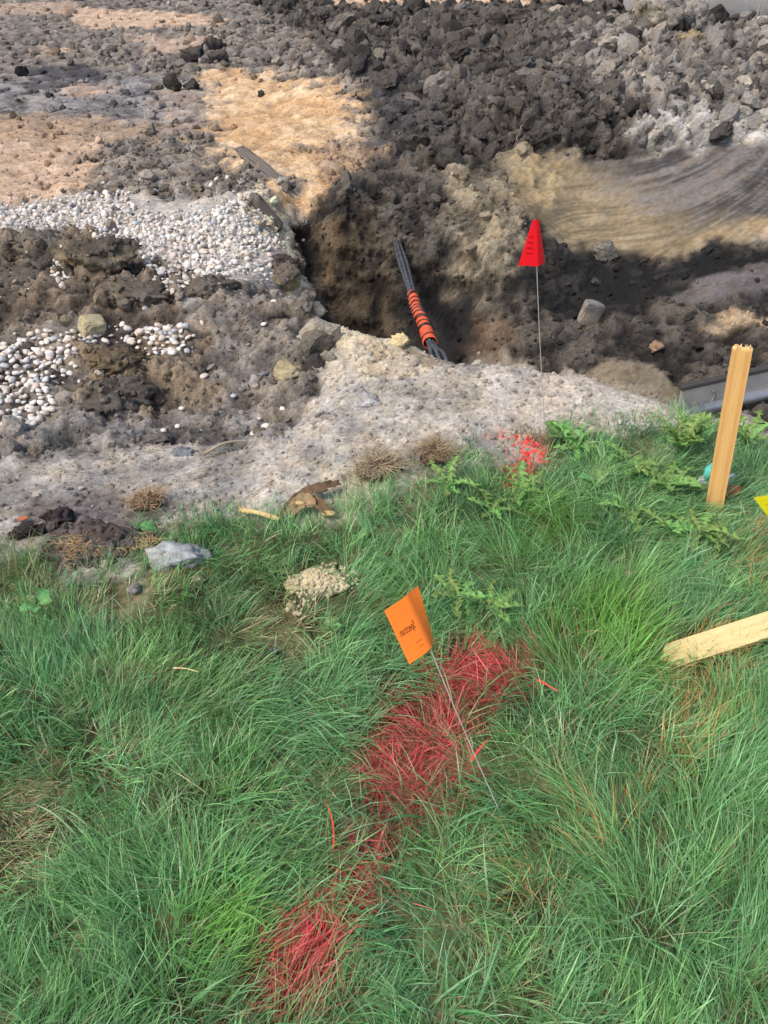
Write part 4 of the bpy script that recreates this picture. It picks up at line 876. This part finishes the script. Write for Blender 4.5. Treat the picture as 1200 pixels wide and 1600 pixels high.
# flow of the laid-over lawn: (px, py, dx, dy, lean 0..1)
FLOW = [(450, 1130, 1, -.25, .85), (330, 1080, .8, -.1, .7), (300, 960, .2, -.35, .55), (90, 1010, -.2, .5, .4), (60, 1150, .3, -.3, .6), (60, 1300, .6, -.2, .8), (200, 1430, -.9, .35, .75), (420, 1420, .7, .35, .6), (330, 1270, .4, -.5, .7),
        (750, 860, -.6, -.4, .6), (650, 830, -.4, .3, .5), (850, 800, -.4, -.6, .55), (950, 960, 0, .25, .2), (900, 1000, -.4, .3, .4), (1020, 960, .4, .2, .35), (1000, 1120, .55, -.75, .7), (1080, 900, .9, .1, .8), (1150, 880, .9, -.05, .8), (1150, 1150, .25, .7, .5), (1120, 1350, .15, .8, .45), (1180, 1480, .2, .8, .4),
        (990, 1330, -.5, .7, .6), (850, 1200, -.7, -.25, .7), (780, 1130, -.6, -.4, .6), (850, 1350, -.85, .15, .75), (700, 1440, -.5, .3, .7), (650, 1160, -.3, -.6, .7), (570, 1300, -.5, -.7, .75), (470, 1470, .1, .5, .5), (550, 960, .6, -.5, .5), (560, 1040, .7, -.1, .7), (480, 880, .1, -.4, .5), (700, 1330, -.6, -.3, .75), (1000, 1500, -.3, .6, .5), (900, 1560, .4, .4, .6), (250, 1560, .4, .3, .6)]
FW = np.array([[*atz(a, b, .03)[:2], c, d, e] for a, b, c, d, e in FLOW])
STRAW = [(20, 1290, 85, 1.0), (440, 965, 70, .95), (480, 1215, 70, .45), (250, 1265, 60, .4), (390, 1020, 60, .4), (885, 1180, 50, .5), (770, 1440, 130, .3), (160, 1180, 60, .35), (610, 960, 40, .2), (60, 900, 70, .4), (560, 1130, 40, .2), (190, 930, 60, .5), (810, 1390, 40, .4)]
ORNG = [(1085, 1070, 45, .95), (1125, 1010, 40, .9), (1065, 1150, 32, .9), (1040, 1200, 26, .7), (1000, 1240, 28, .7), (940, 1310, 34, .8), (820, 1370, 40, .6), (1190, 840, 45, .6), (1175, 870, 50, .4), (890, 990, 20, .3)]
BRIGHT = [(950, 980, 75), (860, 820, 40), (330, 1460, 60)]
LONG = [(430, 1120, 130, 1.45), (950, 985, 80, 1.3), (1120, 1330, 200, 1.35), (230, 1440, 120, 1.35), (880, 820, 90, 1.2)]
def blob(xy, items, k=None):
    m = np.zeros(len(xy))
    for it in items:
        c = atz(it[0], it[1], .03); r = it[2]/FPX*to_px(c[None])[2][0]; d = np.hypot((xy[:, 0]-c[0]), (xy[:, 1]-c[1])*.8)
        m = np.maximum(m, np.exp(-(d/r)**2)*(it[3] if len(it) > 3 else 1))
    return m
# tufts
NB = 170000
yy = .02+(2.25-.02)*rg.random(NB*2); hw = .40*yy+.38; xx = (rg.random(NB*2)*2-1)*(hw+1.0); keepw = (hw+1.0)/(.40*2.25+1.38)*np.where(np.abs(xx) < hw+.12, 1.42, .45); kp = rg.random(NB*2) < np.minimum(keepw, 1)
R0 = np.stack([xx, yy], 1)[kp]; sd_l = sdist(R0, LP)
edge = np.array([mn.noise((a*9, b*9, 3)) for a, b in R0])*.06
bare = blob(R0, [(190, 920, 45, 1.0), (497, 903, 46, 1.0), (445, 990, 40, .55), (280, 878, 45, .9), (430, 960, 30, .5), (800, 740, 30, .6), (1000, 700, 40, .5), (640, 760, 50, .5)])
thin = np.clip(.5+.9*np.array([mn.noise((a*6, b*6, 11)) for a, b in R0]), .6, 1)
R0 = R0[(sstep(-.1, .07, sd_l+edge*1.3) > rg.random(len(R0))) & (rg.random(len(R0)) > bare) & (rg.random(len(R0)) < thin*1.25)]
# stray blades on the dirt margin
n = len(R0); tc_ = rg.uniform([-2.3, -.1], [2.3, 2.3], (2600, 2)); taz = rg.uniform(0, 6.283, 2600); thue = rg.random(2600); tlen = rg.uniform(.75, 1.25, 2600)
from mathutils import kdtree
kd = kdtree.KDTree(2600)
for i, (a, b) in enumerate(tc_.tolist()): kd.insert((a, b, 0), i)
kd.balance(); near = np.array([kd.find((a, b, 0))[1] for a, b in R0.tolist()])
dF = 1/(((R0[:, None]-FW[None, :, :2])**2).sum(-1)+.004)**1.5; dF /= dF.sum(1)[:, None]
fl = dF@FW[:, 2:4]; lean = dF@FW[:, 4]
rad = R0-tc_[near]; rad /= np.linalg.norm(rad, axis=1)[:, None]+1e-6
tdir = np.stack([np.cos(taz[near]), np.sin(taz[near])], 1)
dv = fl*1.0+rad*.45+tdir*.6+rg.normal(0, .42, (n, 2))
long_ = 1+(blob(R0, [(a, b, c) for a, b, c, _ in LONG]))*.4
L = (.044+.07*rg.random(n)**.9)*tlen[near]*long_*np.clip(.62+sd_l[:1].mean()*0+.38*sstep(0, .25, sdist(R0, LP)), .5, 1)
wd = np.where(rg.random(n) < .08, rg.uniform(.0026, .0040, n), rg.uniform(.0011, .0023, n))
th0 = np.clip(lean*.75+rg.normal(0, .22, n), .02, 1.25); th1 = np.clip(th0+.35+lean*.95+rg.normal(0, .3, n), .2, 1.85)
straw = blob(R0, STRAW); orng = blob(R0, ORNG); brt = blob(R0, BRIGHT)
g0, g1, g2, g3 = lin(104, 162, 90), lin(144, 194, 108), lin(94, 160, 120), lin(178, 214, 158)
hue = np.clip(thue[near]*.7+rg.random(n)*.45, 0, 1)[:, None]
cg = (g2*(1-hue)+g1*hue)*.6+np.where(rg.random((n, 1)) < .5, g0, g3)*.4
cg = cg*(1-brt[:, None]*.75)+lin(140, 196, 76)*brt[:, None]*.75
cg *= rg.uniform(.5, 1.35, (n, 1))*(.78+.44*rg.random(2600)[near])[:, None]
rs = rg.random(n); is_straw = rs < .13+straw*.75
cs_ = np.where(rg.random((n, 1)) < .5, lin(212, 200, 160), lin(184, 174, 128))*rg.uniform(.75, 1.15, (n, 1))
cg = np.where(is_straw[:, None], cs_, cg); L = L*(1-.35*np.clip(straw, 0, 1))
is_or = rg.random(n) < orng*.6; cg = np.where(is_or[:, None], np.where(rg.random((n, 1)) < .5, lin(222, 182, 118), lin(208, 156, 96))*rg.uniform(.8, 1.15, (n, 1)), cg)
th0 = np.where(is_straw, np.clip(th0+.45, 0, 1.4), th0); L = np.where(is_straw, L*.8, L)
roots = np.concatenate([R0, (H0(R0)-.004)[:, None]], 1)
# paint strength at each root
warp = np.array([[mn.noise((a*14, b*14, 7)), mn.noise((a*14, b*14, 19))] for a, b in R0])*.03
def rmask(key, soft): return sstep(-soft, soft, sdist(R0+warp, RP[key]))
m_main, m_mid, m_low, m_soil = rmask('main', .06), rmask('mid', .05), rmask('low', .05), rmask('soil', .03)
hot = blob(R0, [(760, 1035, 75, 1.0), (610, 1130, 45, .75), (680, 1200, 60, .95), (590, 1195, 40, .9), (700, 1130, 50, .5), (570, 1372, 38, 1.0), (600, 1300, 30, .35), (470, 1465, 48, 1.0), (530, 1405, 30, .5), (575, 1310, 45, .35), (440, 1540, 50, .55), (800, 740, 40, 1)])
groups = {'main': m_main, 'mid': m_mid, 'low': m_low, 'soil': m_soil}
assigned = np.full(n, -1)
for k, key in enumerate(groups): assigned[(groups[key]*((.66 if key == 'mid' else .7)+.42*hot) > rg.random(n)*.95)] = k
args = lambda q: (roots[q], dv[q, 0], dv[q, 1], L[q], wd[q], th0[q], th1[q])
gsel = np.where(assigned < 0)[0]
v, f, c = blades(*args(gsel), cg[gsel], 3, rg); blade_obj('grass', [(v, f, c)], M_BLADE, 'long green lawn grass laid over in clumps with dry straw patches', 'grass')
redlab = {'main': 'grass sprayed red with marking paint beside the orange flag', 'mid': 'smaller red painted tuft of grass below the main red patch', 'low': 'red painted grass at the bottom edge of the picture', 'soil': 'red painted grass tips on the dirt below the red flag'}
for k, key in enumerate(groups):
    q = np.where(assigned == k)[0]; h = hot[q][:, None]; rn = rg.random((len(q), 1))
    red_ = np.where(rg.random((len(q), 1)) < .5, lin(250, 108, 116), lin(236, 72, 80)); dull = np.where(rg.random((len(q), 1)) < .55, lin(178, 112, 94), lin(146, 142, 98))
    amt = np.clip(rg.normal(.2, .3, (len(q), 1))+.62*h, 0, 1); cr_ = (red_*amt+dull*(1-amt))*rg.uniform(.75, 1.12, (len(q), 1))
    th0[q] = np.clip(th0[q]+.25, 0, 1.35); th1[q] = np.clip(th1[q]+.2, 0, 1.8); L[q] *= .8
    v, f, c = blades(*args(q), cr_, 5, rg); blade_obj('painted_grass', [(v, f, c)], M_PAINT, redlab[key], 'painted grass')
print('blades', n, [int((assigned == k).sum()) for k in range(-1, 4)])
# broad single blades that stand out
def big_blades(name, items, cols, mat, label, cat, rng):
    R_, D, LL, T0, T1, W_, C_ = [], [], [], [], [], [], []
    for px, py, dx, dy, ln, a0, a1, ww, ci in items:
        p = atz(px, py, .0); p[2] = 0; R_.append(p); D.append((dx, dy)); LL.append(ln); T0.append(a0); T1.append(a1); W_.append(ww); C_.append(cols[ci])
    D = np.array(D); return blade_obj(name, [blades(np.array(R_), D[:, 0], D[:, 1], np.array(LL), np.array(W_), np.array(T0), np.array(T1), np.array(C_), 8, rng)], mat, label, cat)
BC = [lin(120, 172, 122), lin(106, 160, 100), lin(150, 188, 140), lin(240, 76, 66)]
it = []
for (cx, cy, n_, sp_) in [(170, 1240, 16, 90), (130, 1330, 8, 70), (300, 1420, 8, 90), (650, 1290, 4, 50), (850, 1440, 14, 110), (1050, 1400, 20, 150), (980, 1300, 10, 100), (750, 1230, 10, 80), (90, 1060, 10, 80), (1150, 1200, 12, 80), (880, 1180, 8, 90), (560, 1480, 8, 100), (250, 1180, 8, 80), (700, 1550, 10, 120), (1100, 1560, 14, 120)]:
    for _ in range((n_+1)//2):
        it.append((cx+rg.normal(0, sp_*.5), cy+rg.normal(0, sp_*.4), rg.normal(-.1, .7), rg.normal(.2, .6), rg.uniform(.08, .15), rg.uniform(.4, 1.0), rg.uniform(1.1, 1.7), rg.uniform(.003, .005), int(rg.integers(0, 3))))
big_blades('coarse_grass', it, BC, M_BLADE, 'coarse broad grass blades lying over the fine lawn grass', 'grass', rg)
# dry root fibres on torn sod
M_ROOT = blade_mat('root_fibre', .8, .2, .1)
def fibre_clump(name, px, py, rpx, n_, label, cat, c0_, c1_, core=True, rng=rg, hz=.5, lenf=1.0):
    p = G(px, py, 0); d = to_px(p[None])[2][0]; r = rpx/FPX*d; root = empty(name, tuple(p)); tag(root, label, cat)
    if core:
        v_, f_ = clod_shape(int(px), IC3, 4, .3, (r*.75, r*.6, r*hz)); obj('soil_core', mk_mesh('soil_core', v_, f_, soil_mat('sod_soil_'+cat.replace(' ', '_'), False, lin(92, 74, 62), fine=200)), root, (0, 0, r*hz*.4))
    a = rng.uniform(0, 6.283, n_); e = rng.random(n_); R_ = np.stack([np.cos(a)*r*(.8+.35*np.sin(2*a+px))*e, np.sin(a)*r*(.6+.3*np.sin(3*a+py))*e, r*hz*(.3+.8*np.sqrt(1-e*e))], 1)
    k = rng.random((n_, 1)); v_, f_, c_ = blades(R_, np.cos(a+rng.normal(0, .9, n_)), np.sin(a+rng.normal(0, .9, n_)), rng.uniform(.5, 1.2, n_)*r*lenf, rng.uniform(.0009, .0022, n_), rng.uniform(.9, 1.6, n_), rng.uniform(1.4, 2.1, n_), c0_*k+c1_*(1-k), 8, rng, curl=rng.normal(0, 2.4, n_))
    blade_obj('fibres', [(v_, f_, c_)], M_ROOT, None, None, root); return root
fibre_clump('root_ball', 232, 790, 30, 320, 'round ball of tan roots on the grey dirt behind the flat rock', 'root clump', lin(196, 172, 132), lin(140, 104, 76))
fibre_clump('torn_sod', 680, 718, 30, 420, 'torn brown tuft of dead sod on the dirt above the lawn', 'root clump', lin(190, 168, 130), lin(120, 98, 72), hz=.7, lenf=1.3)
fibre_clump('torn_sod', 590, 738, 46, 420, 'flattened pale dead grass clump left of the torn brown tuft', 'root clump', lin(196, 180, 146), lin(130, 110, 84), hz=.3, lenf=1.1)
fibre_clump('root_fringe', 135, 862, 60, 260, 'pale roots hanging from the turned sod slab', 'root clump', lin(206, 180, 134), lin(150, 112, 78), core=False, hz=.25, lenf=.45)
fibre_clump('root_fringe', 225, 858, 36, 200, 'fringe of straw coloured roots left of the flat grey rock', 'root clump', lin(206, 184, 140), lin(160, 126, 88), core=False, hz=.25, lenf=.6)
# straggling tufts on the dirt
def tuft(px, py, n_, ln, label, c_=None, sp_=.02):
    p = G(px, py, -.004); R_ = p+np.stack([rg.normal(0, sp_, n_), rg.normal(0, sp_, n_), np.zeros(n_)], 1); a = rg.uniform(0, 6.283, n_)
    cc = (c_ if c_ is not None else lin(96, 138, 92))*rg.uniform(.75, 1.2, (n_, 1)); v_, f_, k_ = blades(R_, np.cos(a), np.sin(a), rg.uniform(.5, 1, n_)*ln, rg.uniform(.0014, .0026, n_), rg.uniform(.05, .6, n_), rg.uniform(.5, 1.5, n_), cc, 5, rg)
    o = obj('grass_tuft', mk_mesh('grass_tuft', v_-p, f_, M_BLADE, True, k_), None, p); tag(o, label, 'grass tuft', None, 'stuff'); return o
tuft(738, 700, 40, .06, 'small grass tuft on the dirt left of the red sprayed soil')
tuft(840, 690, 60, .07, 'reddish grass tuft at the foot of the red flag', lin(150, 112, 84))
tuft(985, 680, 70, .1, 'grass tuft on the dirt between the red flag and the stake', None, .03)
tuft(1020, 680, 40, .08, 'small grass tuft right of the larger tuft by the stake', None, .02)
tuft(330, 838, 150, .11, 'dense grass tuft behind the flat grey rock', lin(92, 142, 82), .045)
tuft(25, 890, 130, .1, 'yellowing grass tuft at the far left lawn edge', lin(142, 146, 96), .05)

# ------------------------------------------------------------------ weeds
def dandelion_leaf(seed, L=.15, W=.032, lobes=5):
    r = np.random.default_rng(seed); n_ = 48; V, F_, C = [], [], []
    for i in range(n_+1):
        t = i/n_; env = math.sin(math.pi*t**.75*.92)**.7*.8+.1; ph = (t*lobes) % 1
        saw = .12+.88*(1-ph)**1.1 if t < .8 else (1-t)/.2*.9+.1
        wv = W*env*saw*(1 if t < .97 else .5); z_ = L*(.18*math.sin(t*2.2)-.10*t*t); wob = .006*math.sin(t*9+seed)
        for s_ in (-1, -.45, 0, .45, 1): V.append((t*L - abs(s_)*wv*.35, s_*wv+wob, z_+.35*abs(s_)*wv+.003*math.sin(t*31+s_*3))); C.append(lin(132, 168, 90)*(1.35 if s_ == 0 else 1.0)*r.uniform(.93, 1.07))
    for i in range(n_):
        for k in range(4): a_ = i*5+k; F_.append((a_, a_+5, a_+6, a_+1))
    return mk_mesh('leaf', np.array(V), np.array(F_), M_LEAF, True, np.array(C))
def oval_leaf(seed, L=.12, W=.035):
    V, F_, C = [], [], []; n_ = 18
    for i in range(n_+1):
        t = i/n_; wv = W*(math.sin(math.pi*min(1, max(0, (t-.22)/.78)))**.75 if t > .22 else .06)+.0016; z_ = L*(.2*math.sin(t*2.4)-.08*t)
        for s_ in (-1, -.5, 0, .5, 1): V.append((t*L, s_*wv*(1+.08*math.sin(t*40)), z_+.25*abs(s_)*wv+.002*math.sin(t*20+s_*4))); C.append(lin(122, 164, 96)*(1.3 if s_ == 0 else 1.0))
    for i in range(n_):
        for k in range(4): a_ = i*5+k; F_.append((a_, a_+5, a_+6, a_+1))
    return mk_mesh('leaf', np.array(V), np.array(F_), M_LEAF, True, np.array(C))
DL = [dandelion_leaf(i, .15, .024+.004*(i % 4), 4+i % 4) for i in range(8)]; OL = [oval_leaf(i) for i in range(3)]
def weed(name, px, py, n_, size, label, kind=DL, up=(.0, .35), z0=.02, sector=None, seed=0):
    r = np.random.default_rng(seed+900); p = atz(px, py, z0); p[2] = max(p[2], 0); root = empty(name, tuple(p)); tag(root, label, 'weed')
    for k in range(n_):
        a = (sector[0]+(sector[1]-sector[0])*(k+.5)/n_ if sector else 6.283*k/n_)+r.normal(0, .2); s_ = size*r.uniform(.7, 1.15)
        obj('leaf', kind[r.integers(len(kind))], root, (0, 0, r.uniform(0, .01)), (r.normal(0, .25), -r.uniform(*up), a), [s_]*3)
    return root
weed('dandelion', 715, 935, 11, .55, 'flat dandelion rosette in the grass right of the orange flag top', z0=.035, up=(-.05, .3), seed=1)
weed('dandelion', 765, 955, 7, .5, 'small dandelion right of the flat dandelion rosette', z0=.03, sector=(-1.4, 1.6), seed=2)
weed('dandelion', 812, 772, 8, .6, 'dandelion below the red sprayed soil with long toothed leaves', z0=.03, up=(.1, .6), seed=3)
weed('dandelion', 765, 800, 6, .55, 'low dandelion in the grass left of the bright lawn hump', z0=.035, up=(.0, .4), seed=4)
weed('dandelion', 697, 760, 6, .6, 'dandelion sprouting from the torn brown sod tuft', z0=.03, up=(.1, .7), seed=5)
weed('dandelion', 900, 705, 10, .65, 'dandelion spreading on the dirt right of the red flag wire', z0=.02, up=(0, .5), seed=6)
weed('dandelion', 985, 735, 11, .7, 'dandelion patch on the lawn rim left of the stake', z0=.03, up=(0, .5), seed=7)
weed('dandelion', 1060, 705, 12, .75, 'tall upright dandelion clump just left of the stake', z0=.05, up=(.4, 1.1), seed=8)
weed('dandelion', 1085, 690, 9, .7, 'upright dandelion behind the tall clump left of the stake', z0=.05, up=(.5, 1.2), seed=9)
weed('dandelion', 1165, 690, 7, .8, 'dandelion leaves right of the stake on the trench rim', z0=.03, up=(.1, .7), seed=10)
weed('dandelion', 1090, 835, 11, .65, 'flat dandelion in the grass below the foot of the stake', z0=.04, up=(-.05, .3), seed=11)
weed('dandelion', 985, 800, 8, .65, 'long leaved dandelion lying on the lawn left of the stake foot', z0=.04, up=(-.05, .25), sector=(2.0, 5.6), seed=12)
weed('dandelion', 1040, 760, 11, .7, 'dandelion rosette between the stake and the lawn hump', z0=.04, up=(.05, .5), seed=13)
weed('broadleaf_weed', 935, 765, 5, .55, 'broadleaf weed with round light green leaves beyond the lawn hump', OL, (.1, .5), .04, (.3, 3.6), 14)
weed('broadleaf_weed', 880, 690, 5, .7, 'light green broadleaf weed right of the red flag wire', OL, (.3, .8), .02, None, 15)
weed('broadleaf_weed', 60, 950, 5, .32, 'broadleaf weed at the left lawn edge', OL, (.1, .6), .04, None, 16)
weed('broadleaf_weed', 250, 835, 3, .4, 'pale leaves poking from the tuft behind the flat rock', OL, (.3, .7), .02, (2.2, 4.0), 17)
weed('clover_weed', 515, 985, 9, .22, 'low dark green weed in the grass left of the orange flag', OL, (.2, .7), .04, None, 19)
# a few red sprayed stems standing out of the green
for px, py, dx, dy, ln, lab in [(838, 1062, .6, -.8, .06, 'single red sprayed blade lying right of the red patch'), (600, 1240, -.15, -.6, .1, 'long red sprayed blade below the red patch'), (520, 1330, .05, .6, .09, 'upright orange red blade left of the small red tuft'), (735, 1190, .5, .6, .06, 'short red sprayed blade crossing the flag wire')]:
    p = atz(px, py, .05); v_, f_, c_ = blades(np.zeros((1, 3)), np.array([dx]), np.array([dy]), np.array([ln]), np.array([.004]), np.array([1.2]), np.array([1.6]), BC[3][None], 8, rg)
    tag(obj('painted_blade', mk_mesh('painted_blade', v_, f_, M_PAINT, True, c_), None, p), lab, 'grass blade')
